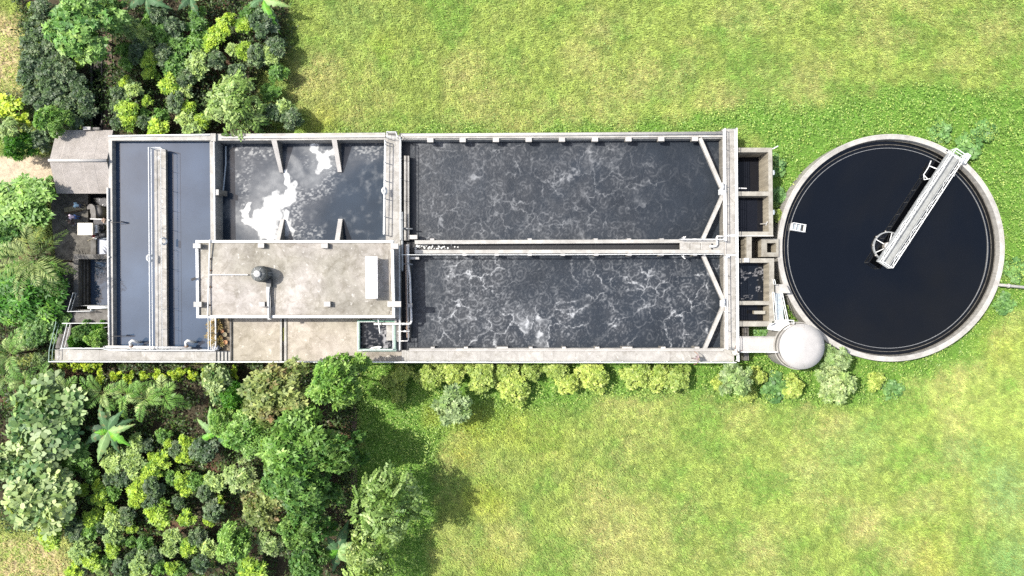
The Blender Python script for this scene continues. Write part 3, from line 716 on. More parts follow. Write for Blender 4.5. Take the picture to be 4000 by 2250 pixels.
m = MB(); m.bar(W(756, 1090, ZR + .2), W(772, 1087, ZR + .02), .05, .05); m.build('bracket', 'galvanised', fl)

# =================================================================== PLANTER by the court steps
pl = thing('planter_bed', W(875, 1310, 0), 'narrow raised planter with dry soil beside the court steps', 'planter')
m = MB(); m.slab([(845, 1243), (896, 1243), (898, 1370.5), (848, 1370.5)], 2.38, -.3); m.build('bed', 'dry_soil', pl)
m = MB(); m.slab([(897, 1244), (903.5, 1244), (903.5, 1409), (898.5, 1409)], 2.6, -.3); m.build('kerb', 'concrete_grey', pl)
dr = thing('plastic_drum', W(853, 1354, 2.4), 'blue grey plastic drum standing at the planter end', 'drum')
p = W(855, 1355, 2.38); m = MB(); m.lathe(p, [(.001, .003), (.27, .003), (.29, .1), (.29, .72), (.26, .76), (.001, .76)], 20); m.build('shell', 'plastic_blue_grey', dr, True)
m = MB(); m.torus((p[0], p[1], p[2] + .76), .25, .025); m.build('rim', 'tank_dark', dr)
for i, (x, y, c_) in enumerate(((872, 1292, 'terracotta'), (868, 1318, 'terracotta'), (884, 1306, 'wood'), (886, 1336, 'terracotta'))):
    t = thing('flower_pot', W(x, y, 2.4), ('round clay flower pot in the planter, first from the building', 'round clay flower pot in the planter, second from the building', 'pale wooden flower pot in the planter nearest the kerb'.replace('nearest the', 'by the'), 'round clay flower pot in the planter above the drum')[i], 'flower pot', 'pots in the planter')
    m = MB(); p = W(x, y, 2.38); m.lathe(p, [(.001, .003), (.14, .003), (.19, .30), (.22, .30), (.22, .34), (.17, .34), (.16, .28), (.001, .27)], 16); m.build('pot', c_, t, True)

# =================================================================== GREEN TANK
gt = thing('chlorine_tank', W(1470, 1310, 2.4), 'pale green railed tank of dark foaming water in the court corner', 'tank')
wall(gt, [(1395, 1250), (1548, 1250), (1548, 1258), (1395, 1258)], 3.1, 2.3, 'green_paint')
wall(gt, [(1395, 1258.2), (1404, 1258.2), (1404, 1363), (1395, 1363)], 3.1, 2.3, 'pale_green')
wall(gt, [(1395, 1363.2), (1548, 1363.2), (1548, 1372), (1395, 1372)], 3.1, 2.3, 'pale_green')
wall(gt, [(1536, 1258.2), (1546, 1258.2), (1546, 1363), (1536, 1363)], 3.1, 2.3, 'pale_green')
m = MB(); m.rect(1456, 1246, 1549, 1251, 3.35, 3.1); m.rect(1541, 1251.2, 1549, 1270, 3.35, 3.1); m.build('cap', 'concrete_light', gt)
railing(gt, [(1396, 1258), (1396, 1369), (1534, 1366), (1534, 1270)], 3.1, h=.5, mat='white_paint', mids=(.5,), step=2)
railing(gt, [(1397, 1257.5), (1463, 1257)], 3.1, h=.5, mat='white_paint', mids=())
def gt_foam(X, Y):
    px, py = 2000 + X / K(2.5), 1125 - Y / K(2.5)
    v = strokes([[(1502, 1283, 14), (1510, 1315, 16), (1508, 1355, 20)]], px + (fbm(X, Y, 3, 1.4) - .5) * 30, py)
    return np.clip(sstep(0, .6, v) * sstep(.4, .6, fbm(X, Y, 4, 3)) + .35 * sstep(.58, .66, fbm(X, Y * 1.5, 3, 4)), 0, 1)
wgrid(1404, 1258, 1537, 1364, 2.5, .07, 'water_dark_foam', {'foam': gt_foam}, 'black water flecked with grey foam in the green tank')
t = thing('float_board', W(1467, 1361, 2.6), 'white boat shaped float against the lower side of the green tank', 'float')
m = MB(); n = 20; ou = [(math.cos(2 * math.pi * i / n) * .62, math.sin(2 * math.pi * i / n) * .14) for i in range(n)]
cx, cy, _ = W(1467, 1359, 2.6); a = R(10); m.prism([(cx + x * math.cos(a) - y * math.sin(a), cy + x * math.sin(a) + y * math.cos(a)) for x, y in ou], 2.45, 2.72); m.build('hull', 'white_paint', t)
m = MB(); m.prism([(cx + x * .5 * math.cos(a) - y * .5 * math.sin(a), cy + x * .5 * math.sin(a) + y * .5 * math.cos(a)) for x, y in ou], 2.722, 2.76); m.build('hatch', 'concrete_pale', t)
t = thing('stirring_pole', W(1480, 1275, 3.2), 'short white pole lying across the thick feed pipe of the green tank', 'pole')
m = MB(); m.tube([W(1477, 1246, 3.8), W(1484, 1302, 3.7)], .055, 8); m.build('pole', 'white_paint', t)

# =================================================================== PIPEWORK between building and aeration basins
fp = thing('feed_pipe', W(1600, 1150, 3), 'thick white pipe bending from the basin edge into the green tank', 'pipe')
m = MB(); m.tube([W(1594, 955, 3.2), W(1594, 1030, 3.2), W(1601, 1085, 3.2), W(1604, 1180, 3.2), W(1607, 1255, 3.2), W(1604, 1263, 3.2), W(1597, 1265, 3.2), W(1461, 1265, 3.35)], .12, 10); m.build('pipe', 'white_pipe', fp, True)
m = MB(); m.rect(1595, 1186, 1610, 1201, 3.5, 3.1); m.build('valve', 'concrete_pale', fp)
for y in (1030, 1112): 
    m = MB(); p = Vector(W(1598, y, 3.2)); m.torus(p, .13, .05, (.1, 1, 0)); m.build('flange', 'steel_grey', fp)
for i, (x0, x1, mt, lab) in enumerate(((1587, 1591, 'brown_pipe', 'rusty brown pipe, outermost of the bundle beside the thick feed pipe'), (1592, 1595, 'white_pipe', 'thin pale pipe between the rusty pipe and the thick feed pipe'))):
    t = thing('bundle_pipe', W(x0, 1150, 2.9), lab, 'pipe', 'pipes along the basin edge')
    m = MB(); m.tube([W(x0 - 4, 955, 2.9), W(x0 - 1, 1080, 2.9), W(x1, 1318, 2.9)] + ([W(x1, 1329, 2.9), W(x1 - 3, 1332, 2.9), W(1551, 1332, 2.9)] if i else []), .055 + .02 * (1 - i), 8); m.build('pipe', mt, t, True)
    m = MB()
    for y in (1010, 1150, 1280): m.rect(x0 - 2, y, x0 + 4, y + 4, 2.86, 2.5)
    m.build('saddle', 'rust', t)
for i, (y, lab) in enumerate(((667 + 225, 'grey flanged pipe stub beside the upper aeration basin launder'), (1031, 'grey flanged pipe stub beside the lower aeration basin pipes'))):
    t = thing('pipe_stub', W(1590, y, 2.8), lab, 'pipe', 'flanged stubs at the basin edge')
    m = MB(); m.tube([W(1570, y, 2.9), W(1612, y + 2, 2.9)], .08, 8); m.build('pipe', 'steel_grey', t, True)
    m = MB(); p = Vector(W(1576, y, 2.9)); m.torus(p, .11, .04, (1, 0, 0)); m.build('flange', 'galvanised', t)
t = thing('branch_pipe', W(1575, 1294, 3), 'short white cross pipe between the walkway rail and basin launder', 'pipe')
m = MB(); m.tube([W(1550, 1294, 3.1), W(1600, 1294, 3.1)], .05, 8); m.build('pipe', 'white_pipe', t)
m = MB(); m.tube([W(1576, 1294, 3.1), W(1590, 1294, 3.1)], .085, 8); m.build('sleeve', 'white_paint', t)

# =================================================================== EAST WALKWAY, CHAMBERS
ew = thing('end_walkway', W(2852, 950, 0), 'concrete walkway with double white railings across the tapered basin ends', 'walkway')
m = MB(); m.slab([(2822.5, 503), (2871, 503), (2874, 1366.8), (2828.3, 1366.8)], 3.0, -.3); m.build('deck', 'concrete_deck', ew)
m = MB(); m.slab([(2831, 505), (2835, 505), (2838, 1364), (2834, 1364)], 3.1, 3.001); m.build('kerb', 'concrete_pale', ew)
railing(ew, [(2837, 940), (2833, 501), (2879, 500), (2883, 940), (2886, 1366), (2887, 1412)], 3, r=.04, mids=(.35, .68))
railing(ew, [(2839, 1000), (2843, 1364)], 3, r=.04)
for y in (920, 996): 
    m = MB(); m.rect(2838, y - 3, 2874, y + 3, 3.03, 3.001); m.build('threshold', 'white_paint', ew)
m = MB(); m.rect(2841, 997.5, 2850, 1006, 3.4, 3.001); m.build('junction_box', 'white_paint', ew)
c1 = thing('outlet_chamber', W(2950, 750, 0), 'upper two cell concrete chamber with deep dark water beside the end walkway', 'chamber')
for pts in ([(2876, 577), (3016, 577), (3016, 594.5), (2876, 594.5)], [(3001, 594.7), (3016.5, 594.7), (3020, 904.8), (3003, 904.8)], [(2876, 748), (3001.8, 748), (3001.8, 765), (2876, 765)], [(2876, 905), (3020, 905), (3020, 922), (2876, 922)]):
    wall(c1, pts, 3, -.3, 'concrete_pit')
m = MB(); m.rect(2880, 917.5, 3021, 923.5, 3.12, 3.001); m.build('coping', 'concrete_light', c1)
water_plain([(2870, 590), (3010, 590), (3010, 750), (2870, 750)], .35, 'water_pit', 'black water in the deepest cell of the upper chamber')
water_plain([(2870, 760), (3012, 760), (3012, 910), (2870, 910)], 1.4, 'water_pit', 'black water in the second cell of the upper chamber')
m = MB(); m.tube([W(2885, 735, 3.1), W(2916, 736, 3.0)], .06, 8); tag(m.build('inlet_pipe', 'white_pipe'), 'short white pipe poking over the deepest cell of the chamber', 'pipe')
t = thing('spill_chute', W(2985, 875, 1.6), 'small concrete spill chute in the second chamber cell corner', 'chute')
m = MB(); m.tube([W(2998, 872, 2.6), W(2988, 874, 2.3), W(2970, 875, 1.75)], .1, 8, True, .05); m.build('spout', 'concrete_light', t)
m = MB(); m.tube([W(2997, 867, 2.9), W(2992, 880, 2.4)], .04, 6); m.build('stay', 'white_paint', t)
m = MB(); m.tube([W(3018, 582, 3.05), W(3040, 570, 3.3)], .06, 8); tag(m.build('corner_pipe', 'white_pipe'), 'short white pipe slanting off the top chamber corner', 'pipe')
for y, lab in ((674, 'small pale meter box on the chamber wall beside the taller weeds'), (829, 'small pale meter box on the chamber wall above the sump box')):
    t = thing('meter_box', W(3021, y, 2.9), lab, 'meter box', 'meter boxes on the chamber wall')
    m = MB(); m.rect(3019.3, y - 9, 3025, y + 9, 2.95, 2.3); m.build('box', 'blue_white', t)
    m = MB(); m.rect(3025.2, y - 4, 3027, y + 4, 2.8, 2.5); m.build('dial', 'white_paint', t)
c2 = thing('link_chamber', W(2960, 965, 0), 'middle chamber walls with a square sump box touching the round tank', 'chamber')
wall(c2, [(2916, 923), (2936, 923), (2936, 1008.5), (2916, 1008.5)], 2.95, -.3, 'concrete_pit')
for pts in ([(2974, 932), (3042, 932), (3042, 949), (2974, 949)], [(2974, 986), (3042, 986), (3042, 1003), (2974, 1003)], [(2974, 949.2), (2996, 949.2), (2996, 985.8), (2974, 985.8)], [(3032, 949.2), (3042, 949.2), (3042, 985.8), (3032, 985.8)]):
    wall(c2, pts, 1.9, -.3, 'concrete_pit', 'sump_wall')
water_plain([(2875, 915), (2925, 915), (2925, 1015), (2875, 1015)], 1.0, 'water_pit', 'black water strip between the chambers')
water_plain([(2990, 945), (3036, 945), (3036, 990), (2990, 990)], .5, 'water_pit', 'black water in the square sump box')
m = MB(); m.slab([(2930, 922), (3050, 922), (3040, 1240), (2930, 1010)], .02, -.05); struct(m.build('pavement', 'concrete_dirty'), 'dark ground in the gap beside the round tank', 'pavement')  # flat dark slab filling the gap between chambers and round tank
c3 = thing('outlet_chamber', W(2950, 1150, 0), 'lower two cell concrete chamber with foamy dark water beside the end walkway', 'chamber')
for pts in ([(2877, 1009), (3024, 1009), (3024, 1026), (2877, 1026)], [(3005, 1026.2), (3024, 1026.2), (3024, 1255), (3005, 1255)], [(2879, 1176), (3004.8, 1176), (3004.8, 1191), (2879, 1191)], [(2880, 1255.2), (3016, 1255.2), (3016, 1275), (2880, 1275)]):
    wall(c3, pts, 3, -.3, 'concrete_pit')
m = MB(); m.rect(2946, 1214, 2990, 1227, 2.4, 1.9); m.build('cross_beam', 'concrete_pit', c3)
m = MB(); m.rect(2909, 1008, 2926, 1024, 3.25, 3.001); m.build('hatch', 'white_paint', c3)
def c3_foam(X, Y): return np.clip(sstep(.56, .62, fbm(X, Y * 1.7, 4, 1.3)) * sstep(.66, .6, fbm(X, Y * 1.7, 4, 1.3)) * .8, 0, 1)
wgrid(2873, 1020, 3010, 1180, 1.4, .08, 'water_dark_foam', {'foam': c3_foam}, 'dark water with thin foam lines in the lower chamber')
water_plain([(2870, 1186), (3010, 1186), (3010, 1262), (2870, 1262)], 1.3, 'water_pit', 'black water under the cross beam of the lower chamber')
for (x0, x1, lab) in ((2891, 2925, 'grey concrete pillar in the gap above the link walkway'),):
    for y0, y1, l2 in ((1270, 1330, lab), (1360, 1410, 'grey concrete pillar in the gap below the link walkway')):
        t = thing('support_pillar', W((x0 + x1) / 2, y0, 0), l2, 'pillar')
        m = MB(); m.rect(x0 + 14, y0 + 5, x1, y1 - 2, 1.6, -.2); m.build('shaft', 'concrete_grey', t)
        m = MB(); m.rect(x0 - 6, y0 + 5, x0 + 13.6, y1 - 2, .4, -.2); m.build('footing', 'concrete_dirty', t)
lw = thing('link_walkway', W(2965, 1345, 0), 'smooth beige walkway leading to the round capped tank', 'walkway')
m = MB(); m.slab([(2874.4, 1319), (3050, 1319), (3050, 1373), (2874.4, 1373)], 3.0, 2.6); m.build('deck', 'concrete_pale', lw)
m = MB(); m.rect(2885, 1314.5, 3047, 1318.8, 3.12, 2.6); m.build('kerb', 'concrete_light', lw)
railing(lw, [(2887, 1375.5), (3040, 1376)], 3, r=.035)
dt = thing('capped_tank', W(3110, 1347, 0), 'round concrete tank with a shallow pale conical cap', 'tank')
cx, cy, _ = W(3134, 1354, 4.2); 
m = MB(); m.lathe((cx, cy, 0), [(2.28, -.2), (2.28, 2.95), (2.33, 2.95), (2.33, 3.12), (.01, 3.14)], 64); m.build('drum', 'concrete_light', dt)
m = MB(); m.lathe((cx, cy, 0), [(.01, 4.55), (.7, 4.49), (1.4, 4.36), (2.17, 4.14), (2.17, 4.04), (2.0, 4.04), (2.0, 3.125)], 96); m.build('cap', 'dome_paint', dt, True)
m = MB()
for a in (85, 205, 275, 5):
    m.bar((cx + .15 * math.cos(R(a)), cy + .15 * math.sin(R(a)), 4.485), (cx + 2.1 * math.cos(R(a)), cy + 2.1 * math.sin(R(a)), 4.22), .02, .012)
m.build('seam', 'concrete_light', dt)
m = MB(); m.lathe((cx, cy, 3.14), [(2.26, 0), (2.26, .16), (2.2, .16), (2.2, 0)], 64); m.build('rim_kerb', 'concrete_grey', dt)
st = thing('access_stair', W(3040, 1200, 0), 'pale metal plated stair and landing between the lower chamber and round tank', 'staircase')
m = MB(); m.slab([(3027, 1111), (3070, 1110), (3088, 1145), (3028, 1145)], 2.5, 2.35); m.build('landing', 'concrete_light', st)
for i in range(12):
    y0 = 1145.3 + i * 11.5; z = 2.5 + i * .05
    m = MB(); m.slab([(3027 + i * .5, y0), (3053 + i * 1.0, y0), (3054 + i * 1.0, y0 + 11.3), (3027.5 + i * .5, y0 + 11.3)], z, z - .2); m.build('plate', 'blue_white', st)
m = MB(); m.slab([(3003, 1273), (3012, 1262), (3030, 1262), (3030, 1250), (3075, 1250), (3085, 1262), (3088, 1280), (3046, 1293), (3003, 1288)], 3.15, 2.7); m.build('platform', 'white_paint', st)
railing(st, [(3024, 1142), (3033, 1252)], 2.6, h=.9, r=.03)
railing(st, [(3026, 1092), (3030, 1110)], 2.6, h=.9, r=.03)
railing(st, [(3056, 1146), (3078, 1249)], 2.6, h=.9, r=.045)
railing(st, [(3080, 1251), (3101, 1252), (3101, 1265)], 2.8, h=.9, r=.04)
m = MB(); m.box(W(3020, 1267, 3.5), (.5, .06, .06), (1, .5, 0)); m.build('lamp_arm', 'dark_metal', st)

# =================================================================== CLARIFIER
cl = thing('clarifier', W(3481, 968, 0), 'large round concrete clarifier full of still black water', 'clarifier')
kx, ky, _ = W(3480.5, 968, 1.6); RO = 444.5 * K(1.6); RI = RO - .50; ZW = .95
m = MB(); m.lathe((kx, ky, 0), [(RO, -.3), (RO, 1.6), (RI, 1.6), (RI, -.3)], 180, True); m.build('rim_wall', 'concrete_light', cl)
m = MB(); m.lathe((kx, ky, 0), [(RO - .06, 1.602), (RO - .06, 1.63), (RO - .12, 1.63), (RO - .12, 1.602)], 180, True); m.build('wheel_rail', 'concrete_pale', cl)
RW = 391 * K(.9)
m = MB(); m.lathe((kx, ky, 0), [(RW, .2), (RW, 1.04), (RW - .045, 1.04), (RW - .045, .2)], 180, True); m.build('weir_plate', 'steel_grey', cl)
m = MB(); m.lathe((kx, ky, 0), [(RW + .35, .5), (RW + .35, 1.0), (RW + .30, 1.0), (RW + .30, .5)], 180, True); m.build('launder_wall', 'concrete_dirty', cl)
m = MB(); m.lathe((kx, ky, 0), [(RI - .02, .75), (RI - .02, 1.02), (RI - .1, 1.0), (RI - .1, .75)], 180, True); m.build('scum_line', 'concrete_dirty', cl)
m = MB(); n = 128; m.add([(kx + (RI + .1) * math.cos(2 * math.pi * i / n), ky + (RI + .1) * math.sin(2 * math.pi * i / n), ZW) for i in range(n)], [tuple(range(n))])
struct(m.build('water', 'water_black'), 'still black mirror of water in the round clarifier', 'water')
br = thing('clarifier_bridge', (kx, ky, 1.7), 'white latticed rotating bridge from the clarifier centre to its rim', 'bridge')
A = Vector(W(3447, 1035, 1.75)); B = Vector(W(3731, 600, 1.75)); ax = (B - A).normalized(); sd = Vector((-ax.y, ax.x, 0)); Ln = (B - A).length
HW = .60
m = MB(); m.box((A + B) / 2 + Vector((0, 0, -.03)), (Ln, 2 * HW - .16, .06), ax); m.build('deck', 'deck_plate', br)
for s in (1, -1):
    m = MB(); o = sd * (s * HW); H = Vector((0, 0, .95))
    m.bar(A + o - Vector((0, 0, .06)), B + o - Vector((0, 0, .06)), .10, .24); m.build('girder', 'galvanised', br)
    m = MB(); m.bar(A + o + H, B + o + H, .075, .075); m.bar(A + o + H * .5, B + o + H * .5, .035, .035)
    nseg = 9
    for i in range(nseg + 1):
        p = A + ax * (Ln * i / nseg) + o; m.bar(p + Vector((0, 0, .062)), p + H, .04, .04)
        if i < nseg:
            q = p + ax * (Ln / nseg); m.bar(*((p, q + H) if i % 2 else (p + H, q)), .036, .036)
    m.build('truss', 'white_paint', br)
m = MB()
for e, sg in ((A, -1), (B, 1)):
    m.bar(e + sd * HW + Vector((0, 0, .95)), e - sd * HW + Vector((0, 0, .95)), .07, .07); m.bar(e + sd * HW + Vector((0, 0, .45)), e - sd * HW + Vector((0, 0, .45)), .05, .05)
m.build('end_rail', 'white_paint', br)
m = MB(); m.box(B + ax * .05 - sd * 1.05 + Vector((0, 0, .12)), (1.0, .46, .5), ax); m.build('drive_housing', 'white_paint', br)
m = MB(); m.bar(B - ax * .2 - sd * 1.4 + Vector((0, 0, -.05)), B - ax * .2 + sd * 1.0 + Vector((0, 0, -.05)), .2, .12); m.build('end_carriage', 'white_paint', br)
m = MB()
for s in (-1.2, .85): 
    p = B - ax * .2 + sd * s + Vector((0, 0, -.02)); m.tube([p - ax * .06, p + ax * .06], .13, 14)
m.build('wheel', 'dark_metal', br)
q0 = B - ax * 1.4 + sd * HW
m = MB()
def pt(px, py, z): return Vector(W(px, py, z))
m.tube([pt(3660, 660, 1.6), pt(3628, 647, 1.5)], .05, 6)
m.tube([pt(3637, 628, 1.3), pt(3626, 655, 1.3), pt(3608, 682, 1.3), pt(3610, 702, 1.25), pt(3640, 697, 1.5)], .045, 6)
m.tube([pt(3608, 682, 1.3), pt(3624, 700, 1.3)], .04, 6)
m.tube([pt(3706, 680, 1.7), pt(3728, 687, 1.7)], .05, 6)
m.build('skimmer_arm', 'white_paint', br)
sw_ = thing('stilling_well', (kx, ky, ZW), 'pale ring shaped stilling well with spokes at the clarifier centre', 'stilling well')
cc = W(3470, 963, 1.15); m = MB(); m.lathe((cc[0], cc[1], 0), [(1.5, .3), (1.5, 1.2), (1.40, 1.2), (1.40, .3)], 48, True); m.build('ring', 'galvanised', sw_)
m = MB()
for a in (20, 75, 150, 205, 262, 320): m.bar((cc[0] + .4 * math.cos(R(a)), cc[1] + .4 * math.sin(R(a)), 1.15), (cc[0] + 1.42 * math.cos(R(a)), cc[1] + 1.42 * math.sin(R(a)), 1.15), .07, .06)
m.build('spoke', 'white_paint', sw_)
m = MB(); m.lathe((cc[0] - .1, cc[1], 0), [(.42, .3), (.42, 1.42), (.36, 1.5), (.2, 1.55), (.001, 1.56)], 24); m.build('drive_column', 'concrete_pale', sw_)
m = MB()
for a in (100, 140, 175, 215, 250): 
    p = Vector((cc[0] + 1.52 * math.cos(R(a)), cc[1] + 1.52 * math.sin(R(a)), 1.12)); m.box(p, (.16, .10, .14), (math.cos(R(a)), math.sin(R(a)), 0))
m.build('float_block', 'concrete_light', sw_)
sb = thing('scum_box', W(3117, 889, 1), 'small white metal scum box at the clarifier weir', 'scum box')
c0 = Vector(W(3117, 889, 1.25)); ux = Vector((.985, -.17, 0)); uy = Vector((.17, .985, 0))
m = MB()
for (o, s) in ((uy * .36, (1.3, .06, .5)), (uy * -.36, (1.3, .06, .5)), (ux * .65, (.06, .66, .5)), (ux * -.65, (.06, .66, .5))): m.box(c0 + o, s, ux)
m.build('box', 'white_paint', sb)
m = MB(); m.box(c0 + Vector((0, 0, -.05)) + ux * -.1, (.9, .6, .05), ux); m.build('tray', 'blue_white', sb)
m = MB()
for k in (-.2, .05, .3): m.bar(c0 + uy * -.36 + ux * (k * 1.6) + Vector((0, 0, .3)), c0 + uy * .36 + ux * (k * 1.6) + Vector((0, 0, .3)), .05, .05)
m.bar(c0 + uy * .36 + ux * -.65 + Vector((0, 0, .32)), c0 + uy * .36 + ux * .65 + Vector((0, 0, .32)), .05, .05); m.bar(c0 - uy * .36 + ux * -.65 + Vector((0, 0, .32)), c0 - uy * .36 + ux * .68 + Vector((0, 0, .32)), .05, .05)
m.build('frame', 'white_paint', sb)
op = thing('outlet_pipe', W(3950, 1117, .2), 'long grey outlet pipe leaving the clarifier across the weeds', 'pipe')
m = MB(); m.tube([W(3896, 1112, .9), W(3940, 1116, .75), W(4120, 1134, .7)], .15, 12); m.build('pipe', 'concrete_light', op, True)
m = MB(); m.tube([W(3934, 1115.5, .76), W(3944, 1116.6, .75)], .21, 12); m.build('collar', 'concrete_pale', op, True)
# =================================================================== YARD by the blue basin (a step above the grove soil)
ZY = .9
def yslab(px, zt=ZY, zb=-.3, mat='concrete_dirty', name='pavement', label='damp dark concrete yard floor beside the blue basin'):
    m = MB(); m.slab(px, zt, zb); return struct(m.build(name, mat), label, 'pavement')
yslab([(196, 735), (344, 735), (344, 1012), (306, 1012), (306, 1200), (215, 1200), (215, 985), (205, 905)])
yslab([(344.3, 905), (425, 905), (425, 1011), (344.3, 1011)], label='damp concrete strip under the pump platform')
yslab([(344.3, 735), (425, 735), (425, 757), (344.3, 757)], label='damp concrete strip under the shed edge')
water_plain([(340, 752), (430, 752), (430, 910), (340, 910)], .45, 'water_pit', 'black water in the screen pit beside the standing people')
water_plain([(340, 1008), (430, 1008), (430, 1205), (340, 1205)], .2, 'water_blue', 'dark blue water in the sump below the cream cabinet')
sc = thing('screen_wall', W(360, 825, ZY), 'curved pale concrete wall hooking into the screen pit', 'wall')
m = MB(); m.slab([(339, 808), (349, 797), (359, 797), (369, 806), (373, 824), (374, 854), (355, 854), (355, 826), (352, 817), (340, 818)], 1.7, -.2); m.build('wall', 'concrete_grey', sc)
m = MB(); p = W(378, 826, 1.2); m.lathe(p, [(.001, .35), (.35, .3), (.62, .1), (.68, -.3), (.66, -1)], 20); m.build('screen_drum', 'concrete_grey', sc, True)
bm_ = thing('guard_bar', W(378, 855, 1.6), 'short white bar across the screen pit above the cream cabinet', 'bar')
m = MB(); m.tube([W(353, 855, 1.9), W(400, 857, 1.9)], .07, 8); m.build('bar', 'white_pipe', bm_)
m = MB(); m.bar(W(402, 856, 1.95), W(404, 862, 1.7), .14, .3); m.bar(W(410, 857, 1.95), W(407, 870, 1.7), .12, .2); m.build('bracket', 'brown_pipe', bm_)
cab = thing('control_cabinet', W(338, 895, ZY), 'tall cream control cabinet with a square top in the damp yard', 'cabinet')
m = MB(); m.rect(303, 871, 361, 918, 2.35, 2.28); m.build('lid', 'cream_panel', cab)
m = MB(); x0, y1, _ = W(306, 873.5, 2.28); x1, y0, _ = W(358, 915.5, 2.28); m.prism([(x0, y0), (x1, y0), (x1, y1), (x0, y1)], ZY + .1, 2.279); m.build('body', 'cream_panel', cab)
m = MB(); m.prism([(x0 + .08, y0 + .08), (x1 - .08, y0 + .08), (x1 - .08, y1 - .08), (x0 + .08, y1 - .08)], ZY + .002, ZY + .099); m.build('plinth', 'concrete_grey', cab)
m = MB(); m.bar((x1 + .012, (y0 + y1) / 2 - .2, 1.7), (x1 + .012, (y0 + y1) / 2 + .2, 1.7), .02, .25); m.build('door_handle', 'dark_metal', cab)
t = thing('switch_box', W(373, 895, ZY), 'narrow white switch box standing beside the cream cabinet', 'box')
m = MB(); m.rect(367, 879, 380, 910, 1.75, ZY + .3); m.build('case', 'white_paint', t)
m = MB(); m.rect(369, 885, 378, 905, ZY + .299, ZY); m.build('stand', 'steel_grey', t)
pp = thing('pump_set', W(392, 915, ZY), 'black pump on a pale blue plinth against the basin wall', 'pump')
m = MB(); m.rect(362, 912, 421, 933, 1.35, ZY); m.build('plinth', 'blue_white', pp)
m = MB(); m.tube([W(392, 920, 1.62), W(417, 917, 1.62)], .24, 14); m.build('motor', 'dark_metal', pp, True)
m = MB(); m.lathe(W(388, 924, 1.351), [(.001, 0), (.26, 0), (.26, .2), (.18, .4), (.001, .45)], 14); m.tube([W(388, 924, 1.6), W(380, 932, 1.5)], .06, 8); m.build('pump_body', 'dark_metal', pp)
m = MB()
for k in range(5): p = Vector(W(398 + 4 * k, 919 - .5 * k, 1.62)); m.torus(p, .245, .018, (1, .1, 0), 14, 5)
m.build('cooling_fin', 'tank_dark', pp)
t = thing('fire_bucket', W(371, 921, 1.4), 'small red bucket on the pale pump plinth', 'bucket')
m = MB(); m.lathe(W(371, 922, 1.351), [(.001, .004), (.11, .004), (.15, .28), (.135, .28), (.10, .02), (.001, .02)], 14); m.build('pail', 'red_paint', t)
m = MB(); p = Vector(W(371, 922, 1.63)); m.tube([p + Vector((.14 * math.cos(R(a)), 0, .14 * math.sin(R(a)))) for a in range(0, 181, 30)], .012, 5); m.build('handle', 'dark_metal', t)
t = thing('black_drum', W(404, 888, ZY), 'low black round drum between the pump and the white bar', 'drum')
m = MB(); m.lathe(W(405, 890, ZY), [(.001, .003), (.36, .003), (.38, .2), (.38, .5), (.34, .56), (.30, .56), (.30, .5), (.001, .48)], 20); m.build('shell', 'dark_metal', t, True)
m = MB(); m.torus(W(405, 890, ZY + .4), .385, .02); m.build('hoop', 'tank_dark', t)
t = thing('plank', W(330, 812, ZY + .1), 'weathered wooden plank lying by the man in the light blue shirt', 'plank')
m = MB(); m.bar(W(252, 823, ZY + .12), W(336, 808, ZY + .12), .55, .12); m.build('board', 'wood', t)
m = MB(); m.bar(W(254, 833, ZY + .1), W(320, 821, ZY + .1), .14, .19); m.build('batten', 'bark', t)
t = thing('drain_rod', W(355, 937, ZY), 'thin pale rod leaning by the pump plinth', 'rod')
m = MB(); m.tube([W(342, 940, 1.0), W(372, 928, 1.5)], .03, 6); m.build('rod', 'wood', t)
sm = thing('sump_wall', W(300, 1100, ZY), 'rough concrete sump with a broad beam below the cream cabinet', 'wall')
m = MB(); m.rect(288, 993, 421, 1012, 1.6, -.2); m.build('beam', 'concrete_grey', sm)
m = MB(); m.rect(288, 1012.3, 306, 1198, 1.6, -.2); m.build('side_wall', 'concrete_grey', sm)
for i in range(3):
    m = MB(); m.rect(306.3 + i * 13, 1013, 319 + i * 13, 1197, 1.2 - .3 * i, -.2); m.build('ledge', 'concrete_dirty', sm)
m = MB(); m.rect(354, 934, 374, 992.6, 1.25, ZY + .002); m.build('channel_cover', 'concrete_grey', sm)
m = MB(); m.rect(376, 934, 421, 992.6, ZY + .05, ZY + .002); m.build('channel_bed', 'plastic_blue_grey', sm)
t = thing('stone', W(267, 1109, ZY), 'small pale stone lying at the head of the grey stairs', 'stone')
m = MB(); m.lathe(W(267, 1109, ZY), [(.001, .002), (.17, .003), (.20, .1), (.12, .2), (.001, .22)], 9); m.build('lump', 'concrete_pale', t)
# stairs
ys = thing('yard_stair', W(260, 1250, ZY), 'grey concrete stair with a landing and pale rails at the plant corner', 'staircase')
ZL = 2.0
m = MB(); m.slab([(243, 1209.5), (424, 1209.5), (424, 1263), (240, 1263)], ZL, -.3); m.build('landing', 'concrete_grey', ys)
for i in range(6):
    z = ZL - (i + 1) * (ZL - ZY) / 7; y1 = 1209.2 - i * 10
    m = MB(); m.slab([(250 + i * 1.2, y1 - 9.7), (287.5, y1 - 9.7), (287.5, y1), (248 + i * 1.2, y1)], z, -.3); m.build('step', 'concrete_grey', ys)
for i in range(7):
    z = ZL + (i + 1) * (3 - ZL) / 8; y0 = 1263.3 + i * 13.8
    m = MB(); m.slab([(238 - i * 3.3, y0), (279 - i * 1.9, y0), (278 - i * 1.9, y0 + 13.6), (236 - i * 3.3, y0 + 13.6)], z, -.3); m.build('step', 'concrete_grey', ys)
railing(ys, [(240, 1147), (217, 1216), (218, 1262), (192, 1368), (190, 1412)], 3, r=.035, mat='pale_green', zs=[1.1, 2.0, 2.0, 3, 3])
railing(ys, [(285, 1145), (264, 1217), (350, 1215)], 2, r=.035, zs=[1.1, 2.0, 2.0])
